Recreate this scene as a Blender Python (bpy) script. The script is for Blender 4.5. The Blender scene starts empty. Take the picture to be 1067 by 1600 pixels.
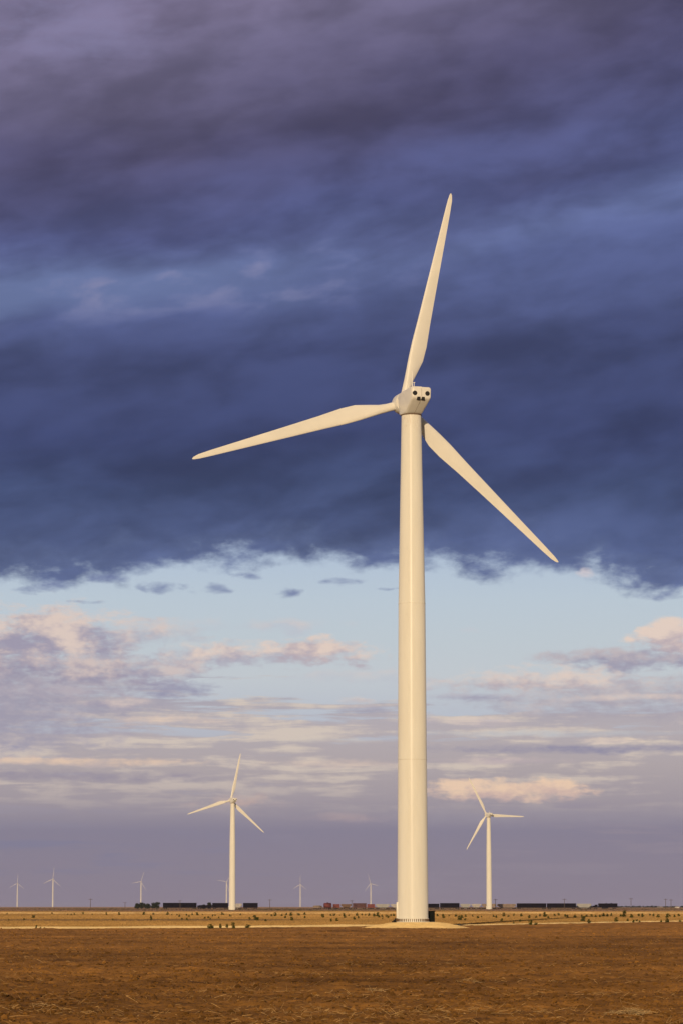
import bpy, bmesh, math, random
import numpy as np
from mathutils import Vector, Matrix, noise as mnoise

R = math.radians
random.seed(11)
rng = np.random.default_rng(11)
scene = bpy.context.scene
COL = scene.collection

# ------------------------------------------------------------------ camera
CAMH = 2.9
PITCH = 7.575
F = 4640.0                      # focal length in photo pixels (1067 x 1600)
cam_d = bpy.data.cameras.new("camera")
cam_d.sensor_fit = 'VERTICAL'
cam_d.sensor_height = 36.0
cam_d.lens = F / 1600.0 * 36.0
cam_d.clip_start = 0.5
cam_d.clip_end = 120000.0
cam = bpy.data.objects.new("camera", cam_d)
COL.objects.link(cam)
cam.location = (0, 0, CAMH)
cam.rotation_euler = (R(90 + PITCH), 0, 0)
scene.camera = cam

scene.view_settings.view_transform = 'Standard'
scene.view_settings.look = 'None'
scene.view_settings.exposure = 0.0
scene.view_settings.gamma = 1.0
scene.view_settings.use_curve_mapping = False

SUN_AZ = 187.6                  # clockwise from +Y: low sun behind the camera, a little to the left
SUN_EL = 8.0

# ------------------------------------------------------------------ sun
sd = bpy.data.lights.new("sun", 'SUN')
sd.energy = 3.5
sd.angle = R(0.53)
sd.color = (1.0, 0.77, 0.50)
sun = bpy.data.objects.new("sun", sd)
COL.objects.link(sun)
tosun = Vector((math.sin(R(SUN_AZ)) * math.cos(R(SUN_EL)), math.cos(R(SUN_AZ)) * math.cos(R(SUN_EL)), math.sin(R(SUN_EL))))
sun.rotation_euler = tosun.to_track_quat('Z', 'Y').to_euler()
sun.location = (-60, -400, 120)


def lin(r, g, b):
    def f(c):
        c /= 255.0
        return c / 12.92 if c <= 0.04045 else ((c + 0.055) / 1.055) ** 2.4
    return (f(r), f(g), f(b), 1.0)


# ------------------------------------------------------------------ sky
world = bpy.data.worlds.new("World")
scene.world = world
world.use_nodes = True
NT = world.node_tree
NT.nodes.clear()


def nd(t, **kw):
    n = NT.nodes.new(t)
    for k, v in kw.items():
        setattr(n, k, v)
    return n


def lk(a, b):
    NT.links.new(a, b)


def put(sock, v):
    if isinstance(v, (int, float)):
        sock.default_value = v
    elif isinstance(v, tuple):
        sock.default_value = v
    else:
        lk(v, sock)


def M(op, a, b=0.0, c=0.0, clamp=False):
    n = nd('ShaderNodeMath', operation=op, use_clamp=clamp)
    put(n.inputs[0], a)
    put(n.inputs[1], b)
    put(n.inputs[2], c)
    return n.outputs[0]


def add(a, b): return M('ADD', a, b)
def sub(a, b): return M('SUBTRACT', a, b)
def mul(a, b): return M('MULTIPLY', a, b)
def mad(a, b, c): return M('MULTIPLY_ADD', a, b, c)


def smooth(v, lo, hi, a=0.0, b=1.0):
    n = nd('ShaderNodeMapRange', interpolation_type='SMOOTHSTEP')
    put(n.inputs['Value'], v)
    n.inputs['From Min'].default_value = lo
    n.inputs['From Max'].default_value = hi
    n.inputs['To Min'].default_value = a
    n.inputs['To Max'].default_value = b
    return n.outputs[0]


def ramp(v, stops, lo, hi):
    t = M('MULTIPLY_ADD', v, 1.0 / (hi - lo), -lo / (hi - lo), clamp=True)
    n = nd('ShaderNodeValToRGB')
    lk(t, n.inputs[0])
    e = n.color_ramp.elements
    while len(e) < len(stops):
        e.new(0.5)
    for i, (p, c) in enumerate(stops):
        e[i].position = (p - lo) / (hi - lo)
        e[i].color = lin(*c) if isinstance(c, tuple) else (c, c, c, 1)
    return n.outputs[0]


def mix(f, a, b, blend='MIX'):
    n = nd('ShaderNodeMix', data_type='RGBA', blend_type=blend)
    put(n.inputs[0], f)
    put(n.inputs[6], a)
    put(n.inputs[7], b)
    return n.outputs[2]


tc = nd('ShaderNodeTexCoord')
sep = nd('ShaderNodeSeparateXYZ')
lk(tc.outputs['Generated'], sep.inputs[0])
DX, DY, DZ = sep.outputs
AZ = M('ARCTAN2', DX, DY)
EL = M('ARCSINE', DZ)
KS = 4640.0                     # sky units: 1 unit = 1/4640 rad of azimuth / elevation
X = mad(AZ, KS, 533.0)
Y = mad(EL, -KS, 1417.0)


def noise(sx, sy, seed, detail=6.0, rough=0.55, dist=0.0, lac=2.0, tilt=0.0):
    c = nd('ShaderNodeCombineXYZ')
    lk(mul(X, 1.0 / sx), c.inputs[0])
    lk(mul(mad(X, tilt, Y) if tilt else Y, 1.0 / sy), c.inputs[1])
    c.inputs[2].default_value = seed
    n = nd('ShaderNodeTexNoise')
    lk(c.outputs[0], n.inputs['Vector'])
    n.inputs['Scale'].default_value = 1.0
    n.inputs['Detail'].default_value = detail
    n.inputs['Roughness'].default_value = rough
    n.inputs['Distortion'].default_value = dist
    n.inputs['Lacunarity'].default_value = lac
    return sub(n.outputs['Fac'], 0.5)     # about -0.3 .. 0.3


N_cum = noise(70, 40, 3.1, 7, 0.60)          # cumulus edges
N_str = noise(330, 26, 8.7, 6, 0.58, 0.3)    # thin layers
N_str2 = noise(180, 18, 21.3, 6, 0.60, 0.3)
N_big = noise(460, 130, 5.5, 5, 0.52, tilt=0.16)
N_deck = noise(240, 100, 12.4, 6, 0.48, 0.3, tilt=0.16)
N_deck2 = noise(95, 42, 31.0, 5, 0.50, 0.2, tilt=0.14)
N_edge = noise(84, 44, 44.2, 7, 0.56, 0.1)
N_puff = noise(48, 26, 57.7, 6, 0.60)

# clear air: physical sky below, thin evening haze over it
haze_col = ramp(Y, [(860, (178, 195, 216)), (940, (188, 202, 214)), (1000, (192, 203, 211)), (1060, (196, 203, 209)), (1130, (186, 192, 204)),
                    (1200, (178, 172, 180)), (1260, (158, 150, 162)), (1310, (134, 129, 148)), (1385, (138, 129, 145)),
                    (1420, (146, 133, 143))], 860, 1420)
# cooler towards the left near the horizon, mauve towards the right
sidef = mul(smooth(X, -100, 900), smooth(Y, 1180, 1330))
haze_col = mix(mul(sidef, 0.55), haze_col, lin(150, 138, 150))
sidel = mul(smooth(X, 620, 120), mul(smooth(Y, 1270, 1330), smooth(Y, 1420, 1370)))
haze_col = mix(mul(sidel, 0.55), haze_col, lin(124, 124, 153))

col = haze_col


# torn, swirled coordinates for the single clouds
XW = add(X, add(mul(noise(150, 60, 71.0, 4), 190.0), mul(noise(34, 22, 72.0, 5), 60.0)))
YW = add(Y, add(mul(noise(120, 50, 73.0, 4), 46.0), mul(noise(30, 16, 74.0, 5), 22.0)))
YT_ = add(Y, mul(sub(YW, Y), 0.30))
N_fine = noise(30, 11, 75.0, 6, 0.62, 0.3)


def blob(cx, cy, rx, ry, nz, amp, soft=0.35, power=1.0):
    dx = mad(XW, 1.0 / rx, -cx / rx)
    dy = mad(YW if ry > 12 else YT_, 1.0 / ry, -cy / ry)
    d = add(mul(dx, dx), mul(dy, dy))
    v = sub(add(mad(nz, amp, 1.0), mul(N_fine, 1.6)), d)
    return smooth(v, 0.0, soft * 1.8 + 0.2)


# stratified lilac layers between y 1040 and 1260
strat = mad(N_str, 1.0, mul(N_str2, 0.55))
thr = ramp(Y, [(930, 0.0), (1010, 0.10), (1080, 0.30), (1130, 0.46), (1200, 0.60), (1280, 0.52), (1420, 0.46)], 930, 1420)
sval = add(strat, sub(thr, 0.36))
smask = smooth(sval, 0.0, 0.12)
lay = ramp(Y, [(1000, (170, 166, 180)), (1080, (166, 162, 176)), (1140, (182, 172, 176)), (1200, (177, 166, 168)), (1250, (164, 154, 161)), (1300, (135, 129, 148)), (1420, (144, 131, 143))], 1000, 1420)
litf = smooth(add(N_str2, mul(N_cum, 0.5)), -0.05, 0.17)
lay_fade = smooth(Y, 1290, 1190)
lay = mix(mul(mul(litf, lay_fade), 0.85), lay, lin(220, 204, 188))
col = mix(mul(smask, 0.92), col, lay)


def cumulus(col, cx, cy, rx, ry, amp, shade, lit, nz, soft=0.4, k=0.75, opacity=1.0, bias=0.0):
    m = blob(cx, cy, rx, ry, nz, amp, soft)
    up = mad(Y, -1.0 / ry, cy / ry)                # 1 at the top of the cloud, -1 at its base
    f = smooth(add(mad(N_puff, 2.6, mul(up, 0.55)), add(mul(N_cum, 1.2), bias)), -0.35, 0.55)
    c = mix(mul(f, k), shade, lit)
    return mix(mul(m, opacity), col, c)


lil = lin(152, 146, 168)
lil2 = lin(160, 154, 174)
cream = lin(226, 207, 196)
cream2 = lin(231, 210, 196)
peach = lin(238, 206, 178)
# left bank of cumulus
col = cumulus(col, -20, 1085, 340, 130, 1.0, lin(162, 157, 174), lin(198, 186, 190), N_cum, 0.5, 0.55, 1.0)
col = cumulus(col, 70, 1000, 185, 58, 1.9, lil2, cream2, N_cum, 0.4, 0.85, 1.0, 0.08)
col = cumulus(col, 250, 1052, 120, 26, 2.0, lil2, cream, N_cum, 0.5, 0.7, 0.9, 0.05)
col = cumulus(col, -20, 1045, 120, 34, 2.2, lil, cream2, N_cum, 0.5, 0.80, 0.9, 0.05)
col = cumulus(col, 130, 1050, 80, 24, 2.2, lil, cream2, N_cum, 0.5, 0.75, 0.8, 0.05)
col = cumulus(col, 205, 992, 110, 26, 2.4, lin(176, 172, 186), cream, N_cum, 0.8, 0.75, 0.85, 0.1)
col = cumulus(col, 345, 1026, 130, 26, 2.4, lin(172, 166, 182), cream2, N_cum, 0.6, 0.9, 0.95, 0.1)
col = cumulus(col, 505, 1022, 92, 27, 2.0, lin(182, 170, 180), cream2, N_cum, 0.4, 0.9, 1.0, 0.12)
col = cumulus(col, 430, 982, 150, 15, 2.2, lin(190, 190, 202), cream, N_cum, 0.9, 0.6, 0.8)
col = cumulus(col, 560, 1062, 130, 14, 2.0, lin(188, 190, 202), cream, N_str2, 0.9, 0.6, 0.6)
col = cumulus(col, 270, 1080, 95, 16, 2.2, lin(150, 149, 174), lil2, N_str2, 0.7, 0.5, 0.9)
col = cumulus(col, 195, 1102, 65, 12, 2.0, lil2, cream2, N_str2, 0.8, 0.9, 0.9, 0.3)
col = cumulus(col, 270, 1130, 90, 9, 1.4, lin(206, 190, 186), lin(236, 210, 188), N_str2, 0.8, 0.9, 0.9, 0.3)
# right bank
col = cumulus(col, 1000, 1095, 330, 46, 1.6, lin(168, 161, 174), lin(206, 192, 190), N_str2, 0.6, 0.7, 0.9)
col = cumulus(col, 1055, 1002, 70, 34, 1.8, lin(186, 172, 180), cream2, N_cum, 0.35, 0.95, 1.0, 0.3)
col = cumulus(col, 985, 1036, 165, 24, 2.0, lin(158, 154, 174), lin(206, 192, 190), N_cum, 0.5, 0.7, 0.95)
col = cumulus(col, 850, 1066, 230, 20, 2.0, lin(184, 172, 180), cream2, N_cum, 0.6, 0.9, 0.95, 0.2)
col = cumulus(col, 740, 1092, 110, 9, 1.6, lin(160, 156, 176), lin(196, 184, 190), N_str2, 0.7, 0.7, 0.9)
col = cumulus(col, 960, 1094, 120, 7, 1.2, lin(212, 196, 192), cream2, N_str2, 0.8, 0.9, 0.9, 0.3)
col = cumulus(col, 740, 1132, 90, 9, 1.4, lin(196, 182, 186), cream2, N_str2, 0.8, 0.8, 0.8, 0.2)
col = cumulus(col, 860, 1150, 330, 7, 1.2, lin(184, 190, 200), lin(196, 200, 204), N_str2, 0.9, 0.8, 0.75)
col = cumulus(col, 960, 1160, 85, 7, 1.4, cream2, lin(240, 218, 192), N_str2, 0.7, 0.9, 0.95, 0.3)
col = cumulus(col, 900, 1173, 330, 9, 1.3, lin(140, 138, 164), lin(154, 149, 168), N_str2, 0.7, 0.6, 0.95)
col = cumulus(col, 770, 1191, 130, 8, 1.4, lin(188, 172, 178), lin(216, 196, 188), N_str2, 0.8, 0.9, 0.85)
# glowing low bands
col = cumulus(col, 770, 1238, 170, 22, 1.3, lin(206, 178, 170), peach, N_cum, 0.45, 1.0, 1.0, 0.2)
col = cumulus(col, 875, 1230, 68, 17, 1.3, lin(210, 182, 172), peach, N_cum, 0.4, 1.0, 1.0, 0.25)
col = cumulus(col, 820, 1278, 330, 18, 1.0, lin(152, 145, 158), lin(160, 152, 164), N_str, 0.9, 0.5, 0.75)
col = cumulus(col, 120, 1194, 240, 9, 1.2, lin(206, 186, 180), peach, N_str2, 0.7, 0.95, 0.95, 0.3)
col = cumulus(col, 60, 1216, 340, 12, 0.9, lin(140, 134, 156), lin(148, 140, 160), N_str, 0.9, 0.5, 0.85)
col = cumulus(col, 530, 1160, 120, 7, 1.2, lin(196, 184, 180), lin(216, 204, 190), N_str2, 0.9, 0.9, 0.8, 0.3)
col = cumulus(col, 530, 1196, 140, 9, 1.2, lin(196, 180, 178), lin(226, 202, 184), N_str2, 0.9, 0.9, 0.85, 0.3)
col = cumulus(col, 372, 1256, 95, 14, 1.2, lin(182, 160, 162), lin(214, 180, 164), N_cum, 1.0, 0.9, 0.8, 0.2)
col = cumulus(col, 540, 1280, 90, 10, 1.2, lin(172, 155, 162), lin(200, 172, 164), N_str2, 1.0, 0.9, 0.65, 0.2)
col = cumulus(col, 580, 1112, 60, 9, 1.5, lin(152, 152, 174), lin(190, 182, 190), N_str2, 0.7, 0.6, 0.85)
col = cumulus(col, 560, 1098, 40, 8, 1.5, lin(196, 184, 186), cream2, N_str2, 0.7, 0.8, 0.8)

# storm deck
ytilt = mul(mad(X, 0.30, -533.0 * 0.30 - 30.0), M('MULTIPLY_ADD', Y, -1.0 / 720.0, 1.0, clamp=True))
YT = add(add(Y, ytilt), add(mul(N_big, 150.0), mul(N_deck, 95.0)))
deck = ramp(YT, [(-80, (120, 112, 142)), (0, (110, 104, 134)), (70, (97, 92, 122)), (150, (80, 77, 109)), (235, (79, 80, 118)),
                 (310, (81, 87, 131)), (390, (97, 108, 154)), (450, (85, 95, 140)), (540, (66, 74, 114)), (680, (58, 67, 107)),
                 (780, (62, 74, 112)), (860, (78, 91, 132)), (920, (94, 108, 152))], -80, 920)
shade = add(mul(N_deck, 1.0), mul(N_deck2, 0.45))
dk = smooth(shade, -0.26, 0.26, 0.74, 1.28)
vm = nd('ShaderNodeVectorMath', operation='SCALE')
lk(deck, vm.inputs[0])
lk(dk, vm.inputs['Scale'])
deck = vm.outputs[0]
# paler torn patches in the break of the deck
brk = mul(smooth(YT, 340, 400), smooth(YT, 480, 420))
wisp = mul(mul(brk, smooth(add(N_deck2, mul(N_deck, 0.8)), -0.06, 0.20)), smooth(X, 760, 300))
lft = mul(brk, smooth(X, 620, 200))
deck = mix(mul(lft, 0.55), deck, lin(114, 130, 174))
deck = mix(mul(wisp, 0.65), deck, lin(136, 136, 170))
topl = mul(blob(80, 60, 190, 75, N_deck, 1.5, 1.2), 0.75)
deck = mix(topl, deck, lin(132, 130, 166))
darkc = mul(blob(640, 185, 260, 60, N_deck, 1.2, 1.2), 0.45)
deck = mix(darkc, deck, lin(70, 66, 96))

edge = ramp(X, [(-400, 0.60), (0, 0.60), (60, 0.615), (130, 0.55), (250, 0.48), (340, 0.44), (440, 0.40), (500, 0.43), (560, 0.50),
                (620, 0.46), (690, 0.45), (730, 0.54), (810, 0.50), (890, 0.50), (935, 0.46), (965, 0.62), (1067, 0.70), (1500, 0.66)], -400, 1500)
YE = mad(edge, 200.0, 800.0)
ev = sub(add(YE, add(mul(N_edge, 115.0), mul(N_cum, 60.0))), Y)
dmask = smooth(ev, -10.0, 32.0)
thin = smooth(ev, 75.0, 0.0)
deck = mix(mul(thin, 0.30), deck, lin(122, 138, 178))


def over(m, c):
    global col
    col = mix(m, col, c)


# the broad back of the deck behind the viewer gives way to open western sky
front = smooth(M('ABSOLUTE', AZ), R(125), R(75))
over(mul(dmask, front), deck)
# torn scraps below the deck
for (cx, cy, rx, ry) in [(85, 928, 46, 13), (240, 921, 30, 12), (312, 924, 34, 10), (440, 930, 34, 9), (160, 908, 40, 9),
                         (395, 905, 30, 7), (1030, 938, 60, 10), (525, 912, 40, 8), (150, 946, 22, 4), (600, 924, 30, 4)]:
    over(mul(blob(cx, cy, rx, ry, N_edge, 2.6, 0.9), 0.85), lin(104, 116, 160))
over(mul(blob(922, 901, 24, 10, N_puff, 2.2, 0.8), 0.8), lin(214, 204, 208))
over(mul(blob(760, 988, 18, 7, N_puff, 2.0, 1.0), 0.5), lin(206, 202, 208))

skyt = nd('ShaderNodeTexSky', sky_type='NISHITA')
skyt.sun_disc = False
skyt.sun_elevation = R(SUN_EL)
skyt.sun_rotation = R(SUN_AZ)
skyt.air_density = 1.0
skyt.dust_density = 1.2
bg1 = nd('ShaderNodeBackground')
lk(skyt.outputs[0], bg1.inputs[0])
bg1.inputs[1].default_value = 0.06
bg2 = nd('ShaderNodeBackground')
lk(col, bg2.inputs[0])
bg2.inputs[1].default_value = 1.0
mx = nd('ShaderNodeMixShader')
cover = mul(front, smooth(DZ, -0.15, -0.02, 0.55, 1.0))
lk(mul(cover, 0.985), mx.inputs[0])
lk(bg1.outputs[0], mx.inputs[1])
lk(bg2.outputs[0], mx.inputs[2])
wo = nd('ShaderNodeOutputWorld')
lk(mx.outputs[0], wo.inputs[0])


# ================================================================== helpers
def tag(o, label=None, cat=None, group=None, kind=None):
    if label: o['label'] = label
    if cat: o['category'] = cat
    if group: o['group'] = group
    if kind: o['kind'] = kind
    return o


def obj(name, me, parent=None, loc=(0, 0, 0), rot=(0, 0, 0)):
    o = bpy.data.objects.new(name, me)
    COL.objects.link(o)
    o.parent = parent
    o.location = loc
    o.rotation_euler = rot
    return o


def empty(name, loc, rz=0.0):
    o = bpy.data.objects.new(name, None)
    COL.objects.link(o)
    o.location = loc
    o.rotation_euler = (0, 0, rz)
    o.empty_display_size = 1.0
    return o


def copy_tree(o, parent=None):
    c = o.copy()
    COL.objects.link(c)
    c.parent = parent
    for ch in list(o.children):
        copy_tree(ch, c)
    return c


def np_mesh(name, v, f, mat, colr=None, smooth_=False):
    v = np.asarray(v, np.float32)
    f = np.asarray(f, np.int32)
    me = bpy.data.meshes.new(name)
    n = f.shape[1]
    me.vertices.add(len(v))
    me.vertices.foreach_set('co', v.ravel())
    me.loops.add(f.size)
    me.loops.foreach_set('vertex_index', f.ravel())
    me.polygons.add(len(f))
    me.polygons.foreach_set('loop_start', np.arange(0, f.size, n, dtype=np.int32))
    me.polygons.foreach_set('loop_total', np.full(len(f), n, np.int32))
    if smooth_:
        me.polygons.foreach_set('use_smooth', np.ones(len(f), bool))
    if colr is not None:
        a = me.color_attributes.new('tint', 'FLOAT_COLOR', 'POINT')
        c = np.ones((len(v), 4), np.float32)
        c[:, :3] = colr
        a.data.foreach_set('color', c.ravel())
    me.update(calc_edges=True)
    me.validate()
    me.materials.append(mat)
    return me


class MB:
    """collects simple solids into one mesh"""
    def __init__(self): self.bm = bmesh.new()

    def box(self, x0, x1, y0, y1, z0, z1, bev=0.0):
        bm2 = bmesh.new()
        bmesh.ops.create_cube(bm2, size=1.0)
        for v in bm2.verts:
            v.co = Vector(((x0 + x1) / 2 + v.co.x * (x1 - x0), (y0 + y1) / 2 + v.co.y * (y1 - y0), (z0 + z1) / 2 + v.co.z * (z1 - z0)))
        if bev:
            bmesh.ops.bevel(bm2, geom=bm2.edges[:], offset=bev, segments=2, profile=0.6, affect='EDGES')
        self._join(bm2)

    def _join(self, bm2, mat=None):
        if mat: bmesh.ops.transform(bm2, matrix=mat, verts=bm2.verts)
        me = bpy.data.meshes.new('t')
        bm2.to_mesh(me)
        bm2.free()
        self.bm.from_mesh(me)
        bpy.data.meshes.remove(me)

    def cyl(self, p0, p1, r0, r1=None, seg=12, caps=True):
        r1 = r0 if r1 is None else r1
        p0, p1 = Vector(p0), Vector(p1)
        bm2 = bmesh.new()
        d = p1 - p0
        bmesh.ops.create_cone(bm2, cap_ends=caps, segments=seg, radius1=r0, radius2=r1, depth=d.length)
        q = Vector((0, 0, 1)).rotation_difference(d.normalized())
        self._join(bm2, Matrix.Translation((p0 + p1) / 2) @ q.to_matrix().to_4x4())

    def lathe(self, prof, seg=48, axis='Z', off=(0, 0, 0)):
        bm = self.bm
        rings = []
        for r, h in prof:
            ring = []
            for i in range(seg):
                a = 2 * math.pi * i / seg
                c = (r * math.cos(a), r * math.sin(a), h) if axis == 'Z' else (r * math.cos(a), h, -r * math.sin(a))
                ring.append(bm.verts.new(Vector(c) + Vector(off)))
            rings.append(ring)
        for a, b in zip(rings, rings[1:]):
            for i in range(seg):
                bm.faces.new((a[i], a[(i + 1) % seg], b[(i + 1) % seg], b[i]))
        bm.faces.new(list(reversed(rings[0])))
        bm.faces.new(rings[-1])

    def loft(self, secs):
        bm = self.bm
        rings = [[bm.verts.new(Vector(p)) for p in s] for s in secs]
        n = len(rings[0])
        for a, b in zip(rings, rings[1:]):
            for i in range(n):
                bm.faces.new((a[i], a[(i + 1) % n], b[(i + 1) % n], b[i]))
        bm.faces.new(list(reversed(rings[0])))
        bm.faces.new(rings[-1])

    def mesh(self, name, mat, smooth_deg=None):
        bmesh.ops.recalc_face_normals(self.bm, faces=self.bm.faces[:])
        me = bpy.data.meshes.new(name)
        if smooth_deg is not None:
            for f in self.bm.faces: f.smooth = True
            for e in self.bm.edges:
                if len(e.link_faces) == 2 and e.calc_face_angle(0) > R(smooth_deg): e.smooth = False
        self.bm.to_mesh(me)
        self.bm.free()
        me.materials.append(mat)
        return me


# ------------------------------------------------------------------ terrain shape
_TR = [0, 1500, 2000, 2300, 2420, 6000, 10000, 24000]
_TZ = [0, 0.00, 0.60, 0.95, 1.15, 1.85, 2.90, 2.95]


def base_z(r):
    return np.interp(r, _TR, _TZ)


def ray(px, py):
    u = (px - 533.5) / F
    w = (800.0 - py) / F
    c, s = math.cos(R(PITCH)), math.sin(R(PITCH))
    return Vector((u, c - w * s, s + w * c))


def at_depth(px, py, depth):
    d = ray(px, py)
    k = depth / d.y
    return Vector((d.x * k, depth, CAMH + d.z * k))


def on_ground(px, py):
    d = ray(px, py)
    ds = np.geomspace(20, 9000, 6000)
    z = CAMH + d.z / d.y * ds
    i = int(np.argmax(z < base_z(ds)))
    if i == 0: i = len(ds) - 1
    return Vector((d.x / d.y * ds[i], ds[i], float(base_z(ds[i]))))


def _hash(ix, iy, s):
    h = (ix.astype(np.int64) * 374761393 + iy.astype(np.int64) * 668265263 + s * 1442695041) & 0xFFFFFFFF
    h = ((h ^ (h >> 13)) * 1274126177) & 0xFFFFFFFF
    h = ((h ^ (h >> 16)) * 2246822519) & 0xFFFFFFFF
    return ((h ^ (h >> 15)) & 0xFFFFFF) / float(0xFFFFFF)


def vnoise(x, y, s):
    ix, iy = np.floor(x), np.floor(y)
    fx, fy = x - ix, y - iy
    fx = fx * fx * (3 - 2 * fx)
    fy = fy * fy * (3 - 2 * fy)
    a, b = _hash(ix, iy, s), _hash(ix + 1, iy, s)
    c, d = _hash(ix, iy + 1, s), _hash(ix + 1, iy + 1, s)
    return (a * (1 - fx) + b * fx) * (1 - fy) + (c * (1 - fx) + d * fx) * fy - 0.5


def fbm(x, y, s, o=4, g=0.5):
    t = np.zeros_like(x)
    a = 1.0
    for k in range(o):
        t += a * vnoise(x * 2 ** k, y * 2 ** k, s + k)
        a *= g
    return t


# pale track: polyline measured on the ground
_trk = [on_ground(*p) for p in [(0, 1451.0), (200, 1450.2), (400, 1449.0), (560, 1447.4), (700, 1446.4), (850, 1443.6), (1067, 1439.6)]]
_tx = np.array([-400.0] + [p.x for p in _trk] + [400.0])
_ty = np.array([_trk[0].y - 300.0] + [p.y for p in _trk] + [_trk[-1].y + 700.0])
_tx[0] = _trk[0].x - 700


def track_y(x):
    return np.interp(x, _tx, _ty)


# ------------------------------------------------------------------ materials
def new_mat(name):
    m = bpy.data.materials.new(name)
    m.use_nodes = True
    nt = m.node_tree
    b = nt.nodes['Principled BSDF']
    b.inputs['Diffuse Roughness'].default_value = 1.0
    return m, nt, b


def paint(name, rgb, rough=0.45, var=0.08, scale=3.0, bump=0.0, metallic=0.0, spec=0.5, dirt=None):
    m, nt, b = new_mat(name)
    t = nt.nodes.new('ShaderNodeTexCoord')
    n = nt.nodes.new('ShaderNodeTexNoise')
    n.inputs['Scale'].default_value = scale
    n.inputs['Detail'].default_value = 6
    nt.links.new(t.outputs['Object'], n.inputs['Vector'])
    r = nt.nodes.new('ShaderNodeValToRGB')
    r.color_ramp.elements[0].position = 0.3
    r.color_ramp.elements[1].position = 0.7
    lo = dirt if dirt else tuple(c * (1 - var) for c in rgb)
    hi = tuple(min(1, c * (1 + var)) for c in rgb)
    r.color_ramp.elements[0].color = (*lo, 1)
    r.color_ramp.elements[1].color = (*hi, 1)
    nt.links.new(n.outputs['Fac'], r.inputs[0])
    nt.links.new(r.outputs[0], b.inputs['Base Color'])
    b.inputs['Roughness'].default_value = rough
    b.inputs['Metallic'].default_value = metallic
    b.inputs['Specular IOR Level'].default_value = spec
    if bump:
        bp = nt.nodes.new('ShaderNodeBump')
        bp.inputs['Strength'].default_value = bump
        bp.inputs['Distance'].default_value = 0.05
        nt.links.new(n.outputs['Fac'], bp.inputs['Height'])
        nt.links.new(bp.outputs[0], b.inputs['Normal'])
    b.inputs['Diffuse Roughness'].default_value = 0.35
    return m


def tint_mat(name, rough=0.9, scale=0.8, lo=0.75, hi=1.25, bump=0.0, bscale=6.0, bdist=0.1):
    """surface colour from the mesh's own tint, broken up by noise"""
    m, nt, b = new_mat(name)
    a = nt.nodes.new('ShaderNodeVertexColor')
    a.layer_name = 'tint'
    t = nt.nodes.new('ShaderNodeTexCoord')
    n = nt.nodes.new('ShaderNodeTexNoise')
    n.inputs['Scale'].default_value = scale
    n.inputs['Detail'].default_value = 7
    n.inputs['Roughness'].default_value = 0.65
    nt.links.new(t.outputs['Object'], n.inputs['Vector'])
    mr = nt.nodes.new('ShaderNodeMapRange')
    mr.inputs['From Min'].default_value = 0.3
    mr.inputs['From Max'].default_value = 0.7
    mr.inputs['To Min'].default_value = lo
    mr.inputs['To Max'].default_value = hi
    nt.links.new(n.outputs['Fac'], mr.inputs['Value'])
    s = nt.nodes.new('ShaderNodeVectorMath')
    s.operation = 'SCALE'
    nt.links.new(a.outputs[0], s.inputs[0])
    nt.links.new(mr.outputs[0], s.inputs['Scale'])
    nt.links.new(s.outputs[0], b.inputs['Base Color'])
    b.inputs['Roughness'].default_value = rough
    b.inputs['Specular IOR Level'].default_value = 0.1
    if bump:
        n2 = nt.nodes.new('ShaderNodeTexNoise')
        n2.inputs['Scale'].default_value = bscale
        n2.inputs['Detail'].default_value = 5
        nt.links.new(t.outputs['Object'], n2.inputs['Vector'])
        bp = nt.nodes.new('ShaderNodeBump')
        bp.inputs['Strength'].default_value = bump
        bp.inputs['Distance'].default_value = bdist
        nt.links.new(n2.outputs['Fac'], bp.inputs['Height'])
        nt.links.new(bp.outputs[0], b.inputs['Normal'])
    return m


MAT = {}
MAT['ground'] = tint_mat('ploughed_soil', 0.95, 0.5, 0.72, 1.28, 0.9, 5.0, 0.12)
MAT['clod'] = tint_mat('soil_clod', 0.95, 1.5, 0.75, 1.25)
MAT['grass'] = tint_mat('dry_grass', 0.85, 0.05, 0.85, 1.15)
MAT['straw'] = tint_mat('straw', 0.7, 3.0, 0.8, 1.2)
MAT['caliche'] = tint_mat('caliche_gravel', 0.9, 2.0, 0.85, 1.15, 0.8, 9.0, 0.06)
MAT['dark_metal'] = paint('dark_metal', (0.015, 0.014, 0.014), 0.8, 0.1, 3, 0, 0, 0.1)
MAT['vent_dark'] = paint('vent_dark', (0.006, 0.006, 0.006), 0.8)
MAT['rust'] = paint('rusty_steel', (0.13, 0.075, 0.04), 0.8, 0.3, 8)
MAT['wood'] = paint('weathered_wood', (0.09, 0.065, 0.05), 0.85, 0.2, 4)
MAT['cab_shade'] = paint('cabinet_painted_shade', (0.008, 0.009, 0.006), 0.8, 0.1, 3, 0, 0, 0.1)  # near-black stands in for the tower's shadow on the cabinet


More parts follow.
